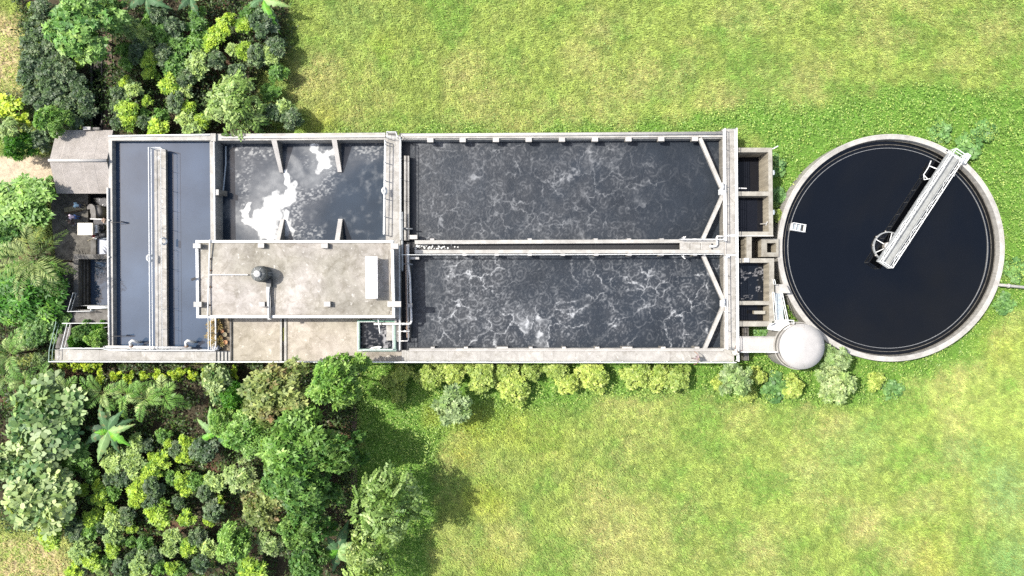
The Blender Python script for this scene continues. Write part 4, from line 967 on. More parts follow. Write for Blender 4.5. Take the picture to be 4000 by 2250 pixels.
railing(ys, [(262, 1265), (239, 1360)], 3, r=.035, zs=[2.1, 3.0])
railing(ys, [(243, 1263), (424, 1262)], 2, r=.035, mids=())
t = thing('basin_wall_pipe', W(423, 1000, 3), 'long white pipe along the outer wall of the blue basin', 'pipe')
m = MB(); m.tube([W(421, 733, 3.12), W(422.5, 1000, 3.12), W(427, 1354, 3.12)], .1, 8); m.build('pipe', 'white_pipe', t, True)
m = MB()
for y in (857, 1001, 1232, 1300): m.rect(419, y, 427, y + 5, 3.2, 3.0)
m.build('bracket', 'galvanised', t)
t = thing('sump_pipe', W(385, 1202, 2.2), 'thick white pipe stub crossing above the sump beside the stair landing', 'pipe')
m = MB(); m.tube([W(345, 1201, 2.4), W(424, 1201, 2.5)], .15, 10); m.build('pipe', 'white_paint', t, True)
m = MB(); m.bar(W(356, 1202, 2.3), W(357, 1214, 2.1), .08, .2); m.build('bracket', 'white_paint', t)
t = thing('sump_rail', W(370, 1194, 1.6), 'thin grey rail along the lower edge of the sump', 'railing')
m = MB(); m.tube([W(312, 1194, 1.5), W(422, 1193, 1.5)], .04, 6); m.build('rail', 'steel_grey', t)
m = MB()
for x in (316, 346): m.tube([W(x, 1194, 1.5), W(x, 1195, .9)], .04, 6)
m.build('post', 'steel_grey', t)
yslab([(282, 1266), (424, 1266), (427, 1360), (262, 1360)], .5, -.3, 'concrete_dirty', 'soil', 'dark soil in the square plant bed beside the stairs')
t = thing('wall_lamp', W(393, 1320, 2.8), 'small white lamp box on a bracket over the square plant bed', 'lamp')
m = MB(); m.rect(388, 1314, 394, 1328, 3.0, 2.7); m.build('housing', 'white_paint', t)
m = MB(); m.tube([W(394, 1320, 2.85), W(434, 1316, 3.05)], .03, 6); m.build('arm', 'galvanised', t)
t = thing('wall_bracket', W(408, 1280, 2.8), 'thin grey rod slanting off the basin wall over the plant bed', 'bracket')
m = MB(); m.tube([W(394, 1283, 2.7), W(425, 1276, 3.05)], .035, 6); m.build('rod', 'steel_grey', t)

# =================================================================== SHED
sh = thing('shed', W(310, 640, 0), 'corrugated sheet roofed shed with a pale ridge beside the blue basin', 'shed')
def corr(name, a, b, c, d):       # a-b along the ridge, d-c along the eave
    a, b, c, d = map(Vector, (a, b, c, d)); n = 170; vs = []; fs = []
    nrm = (b - a).cross(d - a).normalized()
    if nrm.z < 0: nrm = -nrm
    for i in range(n + 1):
        t = i / n; sheet = int(t * 5.2); off = nrm * (.007 * math.cos(i * math.pi) + .01 * (sheet % 2))
        for p, q in ((a, b), (d, c)): vs.append(p + (q - p) * t + off)
    for i in range(n): fs.append((2 * i, 2 * i + 1, 2 * i + 3, 2 * i + 2))
    m = MB(); m.add(vs, fs); o = m.build(name, 'asbestos_sheet', sh)
    s = o.modifiers.new('thick', 'SOLIDIFY'); s.thickness = .03
    # overlap seams between sheets
    m = MB()
    for k in range(1, 6):
        t = k / 5.6; p = a + (b - a) * t + nrm * .055; q = d + (c - d) * t + nrm * .055; m.bar(p, q, .15, .02)
    m.build('sheet_lap', 'tank_grey', o)
ZE, ZG = 2.2, 3.3
xl = W(193, 627, ZG)[0]; xr = W(417, 627, ZG)[0]; xr2 = W(419, 750, ZE)[0]
yr = W(0, 627, ZG)[1]; ys0 = W(0, 756, ZE)[1]; yn0 = W(0, 508, ZE)[1]
corr('roof', (xl, yr, ZG), (xr, yr, ZG), (xr, ys0, ZE), (xl, ys0, ZE))
corr('roof', (xl, yr, ZG), (xr, yr, ZG), (xr, yn0, ZE), (xl, yn0, ZE))
m = MB(); m.tube([(xl - .05, yr, ZG + .02), (xr + .05, yr, ZG + .02)], .15, 10); m.build('ridge_cap', 'concrete_pale', sh, True)
m = MB(); m.prism([(xl + .3, yr - .05), (xl + .5, yr - .05), (xl + .5, yn0 - .3), (xl + .3, yn0 - .3)], -.2, 2.1); m.build('end_wall', 'concrete_grey', sh)
for x in (xl + .4, (xl + xr) / 2, xr - .4):
    for y in (ys0 + .3, yn0 - .3):
        m = MB(); m.box((x, y, 1.0), (.2, .2, 2.3)); m.build('post', 'galvanised', sh)
t = thing('roof_block', W(337, 501, 2.3), 'small pale block on the upper eave of the corrugated shed', 'block')
m = MB(); m.rect(324, 495, 353, 507, 2.6, 2.22); m.build('block', 'concrete_pale', t)
m = MB(); m.rect(362, 497, 388, 506, 2.5, 2.22); m.build('offcut', 'concrete_grey', t)

# ditch and paths
m = MB(); m.rect(360, 150, 394, 505, .06, -.2); struct(m.build('water', 'water_pit'), 'black strip of ditch water and painted shade under the trees above the shed', 'water')  # flat black strip stands for the ditch water and the shade over it
for x0, x1, l in ((353, 359.5, 'low concrete ditch edge on the tree side'), (394.5, 399, 'low concrete ditch edge on the footpath side')):
    m = MB(); m.rect(x0, 150, x1, 505, .22, -.2); tag(m.build('ditch_edge', 'concrete_dirty'), l, 'kerb')
m = MB(); m.slab([(400, 60), (438, 60), (434, 505), (400, 505)], .05, -.1); plain('path_earth', (.17, .12, .095), .95, .05, 0, .5, 1.5); struct(m.build('path', 'path_earth'), 'narrow reddish earth path beside the ditch', 'path')
m = MB(); m.slab([(1373, 1590), (1393, 1590), (1393, 1900), (1380, 1960), (1366, 1960)], .12, -.1); struct(m.build('path', 'path_earth'), 'narrow earth strip between the grove and the meadow', 'path')

# =================================================================== PEOPLE
def person(x, y, z, face, shirt, legs, label, lean=0, tilt=0, arms=((20, 10), (20, 10)), stride=0, cap=None, scale=1.0, holds=None):
    """standing figure: face = direction it looks (deg), lean forward in deg; arms = (swing, out) per side"""
    t = thing('person', (x, y, z), label, 'person')
    M = Matrix.Rotation(R(face), 4, 'Z')
    Lm = Matrix.Translation((0, 0, .93)) @ Matrix.Rotation(R(lean), 4, 'Y') @ Matrix.Rotation(R(tilt), 4, 'X') @ Matrix.Translation((0, 0, -.93))
    J, E, Rd = [], [], []
    def j(p, r, par=None, up=True):
        v = Vector(p)
        if up: v = Lm @ v
        J.append(tuple((M @ v) * scale)); Rd.append(r * scale)
        if par is not None: E.append((par, len(J) - 1))
        return len(J) - 1
    pel = j((0, 0, .95), .125, None, False); sp1 = j((0, 0, 1.10), .115, pel); ch = j((.01, 0, 1.30), .135, sp1); nb = j((0, 0, 1.44), .07, ch)
    nk = j((.01, 0, 1.50), .052, nb); h1 = j((.02, 0, 1.585), .085, nk); h2 = j((.015, 0, 1.66), .078, h1)
    hands = []; armj = []
    for s, (sw, out) in zip((1, -1), arms):
        sh_ = j((0, s * .17, 1.40), .062, ch); a = R(sw); o = R(out)
        d = Vector((math.sin(a), s * math.sin(o) * math.cos(a), -math.cos(a) * math.cos(o)))
        d2 = Vector((math.sin(a + .5), s * math.sin(o) * math.cos(a) * .6, -math.cos(a + .5) * math.cos(o)))
        e0 = Vector((0, s * .19, 1.38)) + d * .28; e1 = e0 + d2 * .25
        el = j(e0, .042, sh_); wr = j(e1, .028, el); pm = j(e1 + d2 * .07, .032, wr); armj.append((sh_, el, wr))
        side = Vector((0, 1, 0)); 
        for k, (ln, off) in enumerate(((.075, -.027), (.085, -.009), (.08, .009), (.065, .026))):
            b0 = e1 + d2 * .10 + side * off; f1 = j(b0 + d2 * .012, .010, pm); f2 = j(b0 + d2 * ln * .6, .009, f1); j(b0 + d2 * ln * .9 + Vector((.02, 0, 0)), .008, f2)
        th = j(e1 + d2 * .05 + Vector((.03, -s * .02, 0)), .011, wr); j(e1 + d2 * .085 + Vector((.05, -s * .025, 0)), .009, th)
    legj = []
    for s, st in ((1, stride), (-1, -stride)):
        hp = j((0, s * .09, .90), .095, pel, False); kn = j((st * .5 + .02, s * .10, .50), .06, hp, False); an = j((st - .02, s * .10, .09), .04, kn, False); to = j((st + .13, s * .11, .035), .035, an, False)
        legj.append((hp, kn, an, to))
    def skin(name, J, E, Rd, mat, root=0, sub=1):
        me = bpy.data.meshes.new(name); me.from_pydata(J, E, []); me.update()
        o = bpy.data.objects.new(name, me); COL.objects.link(o)
        o.modifiers.new('s', 'SKIN'); sl = me.skin_vertices[0].data
        for i, r in enumerate(Rd): sl[i].radius = (r, r)
        for v in sl: v.use_root = False
        sl[root].use_root = True
        sb_ = o.modifiers.new('u', 'SUBSURF'); sb_.levels = sb_.render_levels = sub
        dg = bpy.context.evaluated_depsgraph_get(); dg.update(); nm = bpy.data.meshes.new_from_object(o.evaluated_get(dg))
        o.modifiers.clear(); o.data = nm; nm.materials.clear(); nm.materials.append(MATS[mat]); nm.polygons.foreach_set('use_smooth', [True] * len(nm.polygons))
        o.parent = t; return o
    skin('body', J, E, Rd, 'skin')
    def sub(ids, edges, mul, mat, name, add=.012):
        ix = {a: i for i, a in enumerate(ids)}
        skin(name, [J[a] for a in ids], [(ix[a], ix[b]) for a, b in edges], [Rd[a] * mul + add for a in ids], mat)
    (s1, e1, w1), (s2, e2, w2) = armj
    sub([pel, sp1, ch, nb, s1, e1, s2, e2], [(pel, sp1), (sp1, ch), (ch, nb), (ch, s1), (s1, e1), (ch, s2), (s2, e2)], 1.12, shirt, 'shirt', .02)
    (a1, b1, c1_, _), (a2, b2, c2_, _) = legj
    sub([pel, a1, b1, c1_, a2, b2, c2_], [(pel, a1), (a1, b1), (b1, c1_), (pel, a2), (a2, b2), (b2, c2_)], 1.1, legs, 'trousers', .016)
    hd = (M @ (Lm @ Vector((.0, 0, 1.645)))) * scale; fw = (M @ Vector((1, 0, 0))); sdv = M @ Vector((0, 1, 0)); upv = (M @ (Lm.to_3x3() @ Vector((0, 0, 1))))
    m = MB(); n = 12; vs = []; 
    for i in range(6):
        a = R(15 * i - 10)
        for k in range(n):
            b = 2 * math.pi * k / n; vs.append(hd + upv * (.105 * math.sin(a)) + (fw * math.cos(b) * .095 - fw * .012 + sdv * math.sin(b) * .09) * math.cos(a) + Vector((t['_at'])))
    m.add(vs + [hd + upv * .108 + Vector(t['_at'])], [(i * n + k, i * n + (k + 1) % n, (i + 1) * n + (k + 1) % n, (i + 1) * n + k) for i in range(5) for k in range(n)] + [(5 * n + k, 5 * n + (k + 1) % n, 6 * n) for k in range(n)])
    m.build('hair' if cap is None else 'cap', 'hair' if cap is None else cap, t, True)
    m = MB(); at = Vector(t['_at']); fc = hd - upv * .045 + at
    for s in (1, -1): m.box(fc + fw * .088 + sdv * (.03 * s) + upv * .02, (.012, .02, .01), fw)
    m.box(fc + fw * .082 - upv * .055, (.012, .045, .01), fw); m.build('facial_feature', 'hair', t)
    m = MB(); m.box(fc + fw * .092 - upv * .012, (.03, .022, .04), fw)
    for s in (1, -1): m.box(fc + sdv * (.088 * s), (.03, .018, .055), fw)
    m.build('nose_and_ear', 'skin', t)
    m = MB()
    for _, _, an, to in legj:
        p, q = Vector(J[an]) + at, Vector(J[to]) + at; m.bar(Vector((p.x, p.y, at.z + .042)) - (q - p).normalized() * .05, Vector((q.x, q.y, at.z + .042)) + fw * .06, .095, .075)
    m.build('shoe', 'dark_metal', t)
    return t
person(*W(332, 808, ZY), 170, 'shirt_blue', 'trousers_dark', 'person in a light blue shirt stooping over the plank in the yard', lean=38, arms=((30, 12), (25, 15)), stride=.1)
person(*W(313, 851, ZY), 185, 'shirt_pink', 'jeans', 'person in a pale pink shirt and blue jeans standing in the yard', lean=26, arms=((35, 18), (45, 12)), stride=.06)
person(*W(312, 878, ZY), 130, 'shirt_black', 'trousers_dark', 'person in dark clothes bending beside the cream cabinet', lean=34, tilt=-8, arms=((25, 10), (40, 15)))
person(*W(2716, 1396, 3.0), 175, 'shirt_grey', 'shirt_grey', 'person in grey walking along the edge walkway with arms spread', lean=5, arms=((15, 62), (20, 62)), stride=.2, cap='wood')
person(*W(2858, 1374, 3.0), 40, 'shirt_white', 'shirt_white', 'person in a loose white shirt at the walkway corner railing', lean=16, arms=((35, 30), (55, 15)), stride=.05)
t = thing('hand_valve', W(2859, 1362, 3), 'small grey handwheel valve beside the person in white', 'valve')
m = MB(); m.torus(W(2860, 1362, 3.9), .16, .03, (.2, .2, 1)); p = Vector(W(2860, 1362, 3.9)); m.bar(p - Vector((.15, 0, 0)), p + Vector((.15, 0, 0)), .03, .03); m.bar(p - Vector((0, .15, 0)), p + Vector((0, .15, 0)), .03, .03); m.build('wheel', 'steel_grey', t)
m = MB(); m.tube([p, (p.x, p.y, 3.0)], .05, 8); m.build('stem', 'steel_grey', t)
# =================================================================== FOLIAGE
def norm(v): return v / np.maximum(np.linalg.norm(v, axis=-1, keepdims=True), 1e-9)
def leaf_mesh(name, P, X, Z, L, Wd, C, mat='leaf', curl=.12, tri=False, rnd=False):
    """one four cornered leaf per row: P base, X direction, Z normal, L length, Wd half width, C colour"""
    X = norm(X); Y = norm(np.cross(Z, X)); Z = np.cross(X, Y); n = len(P); L = L[:, None]; Wd = Wd[:, None]
    if rnd:
        f = lambda t, s, h: P + X * L * t + Y * Wd * s + Z * L * curl * h
        V = np.stack([f(0, 0, 0), f(.38, -.8, 1), f(.78, -1, .6), f(1, 0, -.6), f(.78, 1, .6), f(.38, .8, 1)], 1); k = 6
    elif tri:
        V = np.stack([P - Y * Wd, P + Y * Wd, P + X * L], 1); k = 3
    else:
        V = np.stack([P, P + X * L * .5 - Y * Wd + Z * L * curl, P + X * L - Z * L * curl * .6, P + X * L * .5 + Y * Wd + Z * L * curl], 1); k = 4
    me = bpy.data.meshes.new(name); setmesh(me, V.reshape(-1, 3), np.arange(n * k).reshape(n, k))
    a = me.attributes.new('tint', 'FLOAT_COLOR', 'POINT'); c = np.ones((n, k, 4)); c[:, :, :3] = C[:, None, :]
    a.data.foreach_set('color', c.ravel().astype(np.float32)); me.materials.append(MATS[mat])
    return me
def pick(r, pal, n):
    cols = np.array([p[0] for p in pal]); w = np.array([p[1] for p in pal], float); w /= w.sum()
    return cols[r.choice(len(cols), n, p=w)]
def crown_leaves(r, lobes, per, L, Wd, style, pal, up=.55, top=None):
    Ps, Xs, Zs, Ls, Ws, Cs = [], [], [], [], [], []
    for c, rad in lobes:
        n = max(6, int(per * rad * rad))
        d = norm(r.normal(size=(n, 3))); d[:, 2] = np.abs(d[:, 2]) * 1.0 - .22 * r.rand(n); d = norm(d)
        rr = rad * (.62 + .42 * r.rand(n) ** .6)
        p = np.array(c) + d * rr[:, None] * np.array([1, 1, .82])
        nz = norm(d * (1 - up) + np.array([0, 0, up]) + r.normal(size=(n, 3)) * .28)
        lob = pick(r, pal, 1)[0]; col = pick(r, pal, n) * .6 + lob * .4
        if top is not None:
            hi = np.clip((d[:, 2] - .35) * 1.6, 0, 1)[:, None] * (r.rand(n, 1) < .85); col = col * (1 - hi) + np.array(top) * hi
        k = {'single': 1, 'rosette': 7, 'whorl': 5, 'pinnate': 13}[style]
        a0 = r.rand(n) * 6.283; t1 = norm(np.cross(nz, np.array([.3, .8, .1]))); t2 = np.cross(nz, t1)
        for i in range(k):
            if style == 'pinnate':
                # a twig with pairs of leaflets
                ax = norm(t1 * np.cos(a0)[:, None] + t2 * np.sin(a0)[:, None] - np.array([0, 0, .25])); sd = norm(np.cross(nz, ax))
                s = 0 if i == 12 else (1 if i % 2 else -1); f = (i // 2) / 6.0
                base = p + ax * (.85 * f) - nz * (.25 * f * f)
                x = ax if s == 0 else ax * .55 + sd * s
                Ps.append(base); Xs.append(x); Zs.append(nz + r.normal(size=(n, 3)) * .15); sc = .8 + .3 * r.rand(n)
            else:
                a = a0 + i * 6.283 / k + r.normal(size=n) * .2
                x = t1 * np.cos(a)[:, None] + t2 * np.sin(a)[:, None]
                lift = .25 if style != 'single' else 0
                x = norm(x + nz * (lift * (.3 + r.rand(n)))[:, None])
                Ps.append(p); Xs.append(x); Zs.append(nz + r.normal(size=(n, 3)) * .25); sc = .7 + .55 * r.rand(n)
            Ls.append(L * sc); Ws.append(Wd * sc); Cs.append(col * (.85 + .3 * r.rand(n, 1)))
    return [np.concatenate(a) for a in (Ps, Xs, Zs, Ls, Ws, Cs)]
def make_lobes(r, Rr, H, n, flat=.5, rl=(.26, .42), core=True):
    lobes = []
    for i in range(n):
        a = i * 2.399 + r.rand() * .8; q = math.sqrt((i + .35) / n) * .72 * Rr * (.75 + .5 * r.rand())
        lr = Rr * r.uniform(*rl); z = H - lr - flat * Rr * (q / Rr) ** 2 * 1.6 + r.normal() * .07 * Rr - .25 * Rr * r.rand()
        lobes.append(((q * math.cos(a), q * math.sin(a), z), lr))
    return lobes
def trunk_mesh(r, H, rad, lobes, name='trunk'):
    m = MB(); top = Vector((0, 0, H * .55)); bend = Vector((r.normal() * .12, r.normal() * .12, 0))
    m.tube([(0, 0, -.15), Vector((0, 0, H * .25)) + bend, top], rad, 7, True, rad * .6)
    for c, lr in lobes[:7]:
        c = Vector(c); m.tube([Vector((0, 0, H * .3)) + bend, (top + c) / 2 + Vector((0, 0, -.2)), c], rad * .5, 5, True, rad * .15)
    me = bpy.data.meshes.new(name); me.from_pydata(m.v, [], m.f); me.update(); me.materials.append(MATS['bark']); return me
G = {
 'bright': dict(R=3.0, H=7.0, n=17, per=52, L=.50, W=.10, st='rosette', rl=(.2, .38), pal=[((.15, .30, .05), 4), ((.26, .42, .10), 3), ((.08, .20, .03), 3), ((.36, .50, .15), 1)]),
 'bunch': dict(R=3.2, H=8.0, n=24, per=60, L=.40, W=.11, st='rosette', rl=(.17, .32), pal=[((.11, .25, .05), 4), ((.21, .36, .10), 3), ((.06, .16, .04), 3), ((.30, .44, .12), 1)]),
 'olive': dict(R=3.0, H=7.5, n=26, per=50, L=.42, W=.12, st='whorl', rl=(.16, .3), pal=[((.20, .26, .08), 4), ((.09, .14, .035), 3), ((.34, .39, .14), 2.4), ((.20, .14, .07), .7)]),
 'dark': dict(R=3.2, H=6.5, n=24, per=62, L=.34, W=.09, st='rosette', rl=(.17, .32), pal=[((.07, .17, .035), 4), ((.04, .11, .025), 3), ((.13, .25, .06), 2), ((.20, .32, .09), 1)]),
 'deep': dict(R=3.2, H=6.0, n=22, per=48, L=.50, W=.085, st='rosette', rl=(.18, .34), pal=[((.055, .19, .015), 4), ((.03, .11, .01), 3), ((.11, .29, .03), 2), ((.22, .42, .06), 1)]),
 'silver': dict(R=1.6, H=4.0, n=13, per=84, L=.32, W=.075, st='rosette', rl=(.2, .36), pal=[((.22, .31, .13), 4), ((.13, .21, .08), 3), ((.34, .42, .21), 2.4), ((.24, .36, .11), 2)]),
 'gloom': dict(R=1.5, H=3.4, n=12, per=80, L=.34, W=.085, st='rosette', rl=(.2, .38), pal=[((.105, .165, .085), 4), ((.055, .095, .05), 4), ((.21, .265, .17), 1.6), ((.11, .20, .06), 1.6)]),
 'paddle': dict(R=3.2, H=5.5, n=18, per=24, L=.60, W=.17, st='whorl', rl=(.2, .38), pal=[((.25, .35, .12), 4), ((.10, .20, .07), 3), ((.42, .50, .25), 2.6), ((.05, .12, .03), 2)]),
 'pinnate': dict(R=3.2, H=6.0, n=22, per=17, L=.32, W=.085, st='pinnate', rl=(.2, .34), pal=[((.18, .29, .07), 4), ((.27, .38, .13), 3), ((.09, .18, .035), 3), ((.38, .47, .21), 1)]),
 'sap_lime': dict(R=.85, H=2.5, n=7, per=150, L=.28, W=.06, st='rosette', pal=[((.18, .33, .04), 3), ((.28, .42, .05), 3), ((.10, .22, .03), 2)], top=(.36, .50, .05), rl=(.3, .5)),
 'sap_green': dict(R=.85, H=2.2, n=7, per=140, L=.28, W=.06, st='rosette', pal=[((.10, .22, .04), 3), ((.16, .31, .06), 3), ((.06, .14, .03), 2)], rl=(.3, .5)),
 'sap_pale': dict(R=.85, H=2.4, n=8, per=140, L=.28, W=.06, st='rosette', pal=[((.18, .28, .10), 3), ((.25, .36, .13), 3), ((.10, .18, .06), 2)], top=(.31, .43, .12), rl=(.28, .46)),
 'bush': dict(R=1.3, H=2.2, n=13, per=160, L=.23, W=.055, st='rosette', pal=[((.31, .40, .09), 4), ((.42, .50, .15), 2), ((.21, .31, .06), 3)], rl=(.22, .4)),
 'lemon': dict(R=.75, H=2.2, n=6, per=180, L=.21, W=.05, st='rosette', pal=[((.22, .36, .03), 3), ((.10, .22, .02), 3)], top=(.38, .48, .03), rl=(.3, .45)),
 'weed': dict(R=1.0, H=.9, n=8, per=90, L=.28, W=.10, st='whorl', pal=[((.09, .20, .06), 3), ((.12, .24, .08), 3), ((.15, .28, .08), 2)], rl=(.3, .45)),
 'dryplant': dict(R=.6, H=.9, n=5, per=90, L=.28, W=.03, st='rosette', pal=[((.30, .23, .10), 3), ((.22, .17, .08), 3), ((.35, .25, .06), 1)], rl=(.3, .5)),
}
PROTO = {}
def proto(kind, i):
    key = (kind, i)
    if key not in PROTO:
        g = G[kind]; r = np.random.RandomState(hash(kind) % 1 + 101 * i + sum(map(ord, kind)))
        lob = make_lobes(r, g['R'], g['H'], g['n'], rl=g.get('rl', (.26, .42)))
        a = crown_leaves(r, lob, g['per'], g['L'], g['W'], g['st'], g['pal'], top=g.get('top'))
        PROTO[key] = (leaf_mesh('crown', *a, rnd=kind in ('paddle', 'weed', 'pinnate')), trunk_mesh(r, g['H'], .05 + .035 * g['R'], lob))
    return PROTO[key]
RP = random.Random(4)
PLACED = []
def plant(kind, px, py, rpx, label, cat, group=None, name=None, nv=2, sx=1.0, hz=1.0):
    g = G[kind]
    if g['R'] > 2 and px < 1460: rpx *= 1.12; sx *= RP.uniform(.86, 1.16)
    s0 = rpx * K(g['H'] * .6) / g['R']
    zc = (g['H'] * s0 ** .5 * .75 if g['R'] > 1.2 else g['H'] * .75) * hz
    s = rpx * K(zc) / g['R']; x, y, _ = W(px, py, zc)
    cm, tm = proto(kind, RP.randrange(nv))
    r = bpy.data.objects.new(name or 'tree', None); COL.objects.link(r); r.location = (x, y, 0); r.rotation_euler = (0, 0, RP.uniform(0, 6.28))
    r.scale = (s * sx, s / sx, min(1.25, max(.6, s ** .5)) * hz) ; r.empty_display_size = .2
    tag(r, label, cat, group)
    for nm, me in (('crown', cm), ('trunk', tm)):
        o = bpy.data.objects.new(nm, me); COL.objects.link(o); o.parent = r
    return r
T = lambda k, x, y, r, l, cat='tree', g=None, name=None, sx=1.0, hz=1.0: plant(k, x, y, r, l, cat, g, name, sx=sx, hz=hz)
# ---- the large trees
T('bunch', 318, 96, 138, 'tall bright tree with bunched leaves over the ditch above the shed')
T('paddle', 165, 1655, 150, 'tree with large pale paddle leaves, upper one of two, beside the big banana plant')
T('paddle', 135, 1945, 142, 'tree with large pale paddle leaves, lower one of two, above the dry grass corner')
T('paddle', 25, 1800, 75, 'half visible paddle leaved tree between the two big ones at the photo edge')
T('pinnate', 905, 392, 112, 'feather leaved tree leaning on the basin wall in the upper grove')
T('pinnate', 1500, 1990, 150, 'wide feather leaved tree jutting into the meadow from the lower grove', hz=1.65)
T('pinnate', 1440, 2215, 105, 'pale feather leaved tree at the bottom photo edge beside the meadow', hz=1.5)
T('olive', 1070, 1545, 132, 'tall olive green tree reaching over the edge walkway')
T('bright', 1310, 1500, 108, 'round bright green tree touching the edge walkway beside the olive tree', hz=1.6)
T('bright', 1165, 1735, 142, 'wide light green tree in the heart of the lower grove', hz=1.3)
T('bright', 975, 1700, 92, 'yellowish light green tree between the pale banana plant and the wide light green tree')
T('dark', 1312, 1775, 92, 'dark fine leaved tree beside the earth strip at the meadow edge', hz=1.9)
T('silver', 935, 1865, 74, 'silvery green tree at the inner edge of the lower grove')
T('dark', 1165, 1900, 135, 'broad dark green tree below the wide light green tree', hz=1.4)
T('olive', 1035, 1985, 92, 'pale olive tree beside the broad dark green tree')
T('dark', 1190, 2060, 102, 'mid green rounded tree above the small banana plant', hz=1.5)
T('bright', 905, 2115, 78, 'bright green tree beside the lower sapling rows')
T('silver', 1050, 2120, 62, 'greyish tree with scattered lime tips in the lower grove')
T('sap_lime', 985, 2225, 60, 'clumped lime green young tree at the bottom edge of the lower grove')
T('dark', 1200, 2205, 80, 'dark shady shrub tree at the bottom edge beside the small banana plant')
T('paddle', 840, 1500, 66, 'broad leaved light green tree between the lemon hedge and olive tree')
T('deep', 905, 1555, 55, 'deep green low tree tucked under the olive tree')
T('bright', 866, 1660, 55, 'small pale green tree beside the pale banana leaves')
T('bright', 88, 790, 132, 'large light green tree with rosette leaves beside the sandy path', hz=0.62)
T('bright', 195, 742, 44, 'small leafy green tree tucked against the shed roof corner', hz=0.5)
T('deep', 75, 1150, 140, 'deep green tree with bright shoots below the coconut palm', hz=0.7)
T('dark', 165, 1270, 90, 'dark shaded tree beside the yard stair rail', hz=0.6)
T('silver', 98, 1325, 52, 'pale grey green small tree beside the corner stair', hz=0.6)
T('silver', 162, 1405, 38, 'small pale tree at the foot of the corner railing')
T('bunch', 25, 940, 70, 'green tree at the photo edge above the coconut palm')
T('lemon', 45, 415, 62, 'bright yellow lime bush at the photo edge beside the sandy path', 'bush', None, 'bush')
T('lemon', 92, 470, 34, 'smaller yellow lime bush next to the bright one at the photo edge', 'bush', None, 'bush')
T('bright', 205, 468, 62, 'light green leafy tree just above the shed roof')
T('silver', 42, 510, 60, 'grey green tree below the yellow lime bush at the photo edge')
T('deep', 60, 565, 52, 'green shrub overhanging the sandy path', 'shrub', None, 'shrub')
T('gloom', 150, 545, 46, 'dark grey green shrub between the sandy path and shed', 'shrub', None, 'shrub')
T('dark', 425, 40, 58, 'dark green tree at the top edge beside the ditch footpath')
# ---- grey green young trees of the upper grove, between the sandy edge and the ditch
for i, (x, y, r) in enumerate(((165, 35, 50), (140, 112, 52), (118, 168, 42), (205, 120, 45), (205, 180, 50), (150, 205, 45), (118, 245, 50), (230, 235, 48), (180, 265, 52), (108, 305, 50), (178, 320, 52), (258, 280, 50), (130, 365, 52), (212, 350, 52), (256, 412, 52), (318, 372, 50), (335, 432, 42), (180, 412, 48), (282, 472, 42), (306, 330, 42))):
    PLACED.append(('gloom', x, y, r * .86))
SAP = []
def S(kind, *pts):
    for p in pts: SAP.append((kind,) + p)
# upper grove
S('sap_lime', (115, 18, 16), (150, 172, 26), (308, 244, 22), (598, 237, 36), (584, 281, 24), (827, 120, 20), (893, 65, 20), (876, 110, 30), (833, 170, 34), (491, 322, 24), (569, 392, 20), (505, 427, 36), (501, 466, 30), (621, 505, 36), (792, 470, 28), (952, 205, 30), (734, 419, 28), (960, 105, 30), (673, 334, 38))
S('sap_green', (590, 50, 28), (594, 105, 34), (770, 60, 30), (770, 112, 36), (770, 172, 36), (497, 248, 26), (559, 444, 22), (625, 454, 26), (975, 55, 32), (1085, 292, 34), (1055, 358, 32), (690, 262, 44), (700, 170, 40), (640, 140, 38), (480, 190, 26))
S('sap_pale', (915, 195, 26), (726, 466, 32), (520, 353, 32), (505, 116, 46), (560, 140, 36), (565, 175, 32), (780, 245, 38), (765, 285, 28), (1062, 215, 34), (725, 350, 30), (755, 512, 34), (1115, 430, 34))
S('gloom', (1020, 90, 52), (1000, 215, 40), (680, 105, 40), (720, 310, 38), (540, 190, 36), (536, 225, 34), (466, 365, 32), (455, 415, 30), (640, 215, 42), (620, 60, 36), (840, 230, 36), (1080, 180, 40), (1140, 465, 40), (925, 280, 36), (690, 400, 40), (560, 480, 30), (1070, 440, 38), (460, 480, 30))
# lower grove
S('sap_pale', (455, 1795, 44), (533, 1788, 36), (538, 1728, 30), (528, 1836, 34), (844, 1878, 36), (445, 2100, 32), (675, 2095, 32), (663, 2142, 30), (818, 2142, 32), (331, 2142, 42), (559, 2194, 38), (393, 2225, 26), (543, 2238, 30), (455, 2033, 36))
S('sap_lime', (590, 1792, 20), (634, 1795, 32), (656, 1735, 20), (595, 1839, 34), (725, 1728, 28), (717, 1782, 28), (712, 1878, 30), (725, 1914, 24), (815, 1867, 20), (549, 1914, 38), (525, 1960, 24), (311, 1911, 22), (380, 1899, 22), (391, 1945, 28), (357, 2025, 30), (432, 1997, 24), (510, 2067, 20), (621, 2007, 40), (732, 2023, 30), (818, 2033, 22), (849, 1960, 20), (440, 2142, 28), (735, 2137, 30), (357, 2183, 34), (305, 2188, 20), (668, 2219, 24), (290, 2232, 28), (204, 2080, 44))
S('sap_green', (352, 1862, 26), (352, 1955, 20), (440, 1930, 26), (264, 2012, 22), (355, 2064, 36), (305, 2043, 22), (499, 2121, 20), (564, 2131, 28), (618, 2214, 28), (414, 2188, 24), (673, 1862, 26), (285, 1795, 60), (760, 1880, 32), (695, 2225, 26), (640, 1700, 26))
S('gloom', (792, 1762, 52), (595, 1905, 42), (585, 1958, 36), (481, 1873, 36), (497, 2018, 36), (404, 2059, 28), (833, 2000, 40), (766, 2102, 32), (471, 2222, 36), (290, 2074, 38), (690, 1760, 32), (700, 1965, 26), (570, 1745, 26), (800, 1925, 34), (600, 2170, 30), (520, 2175, 28), (780, 2200, 36), (430, 1865, 30))
ORD = 'first second third fourth fifth sixth seventh eighth ninth tenth eleventh twelfth thirteenth fourteenth fifteenth sixteenth'.split()
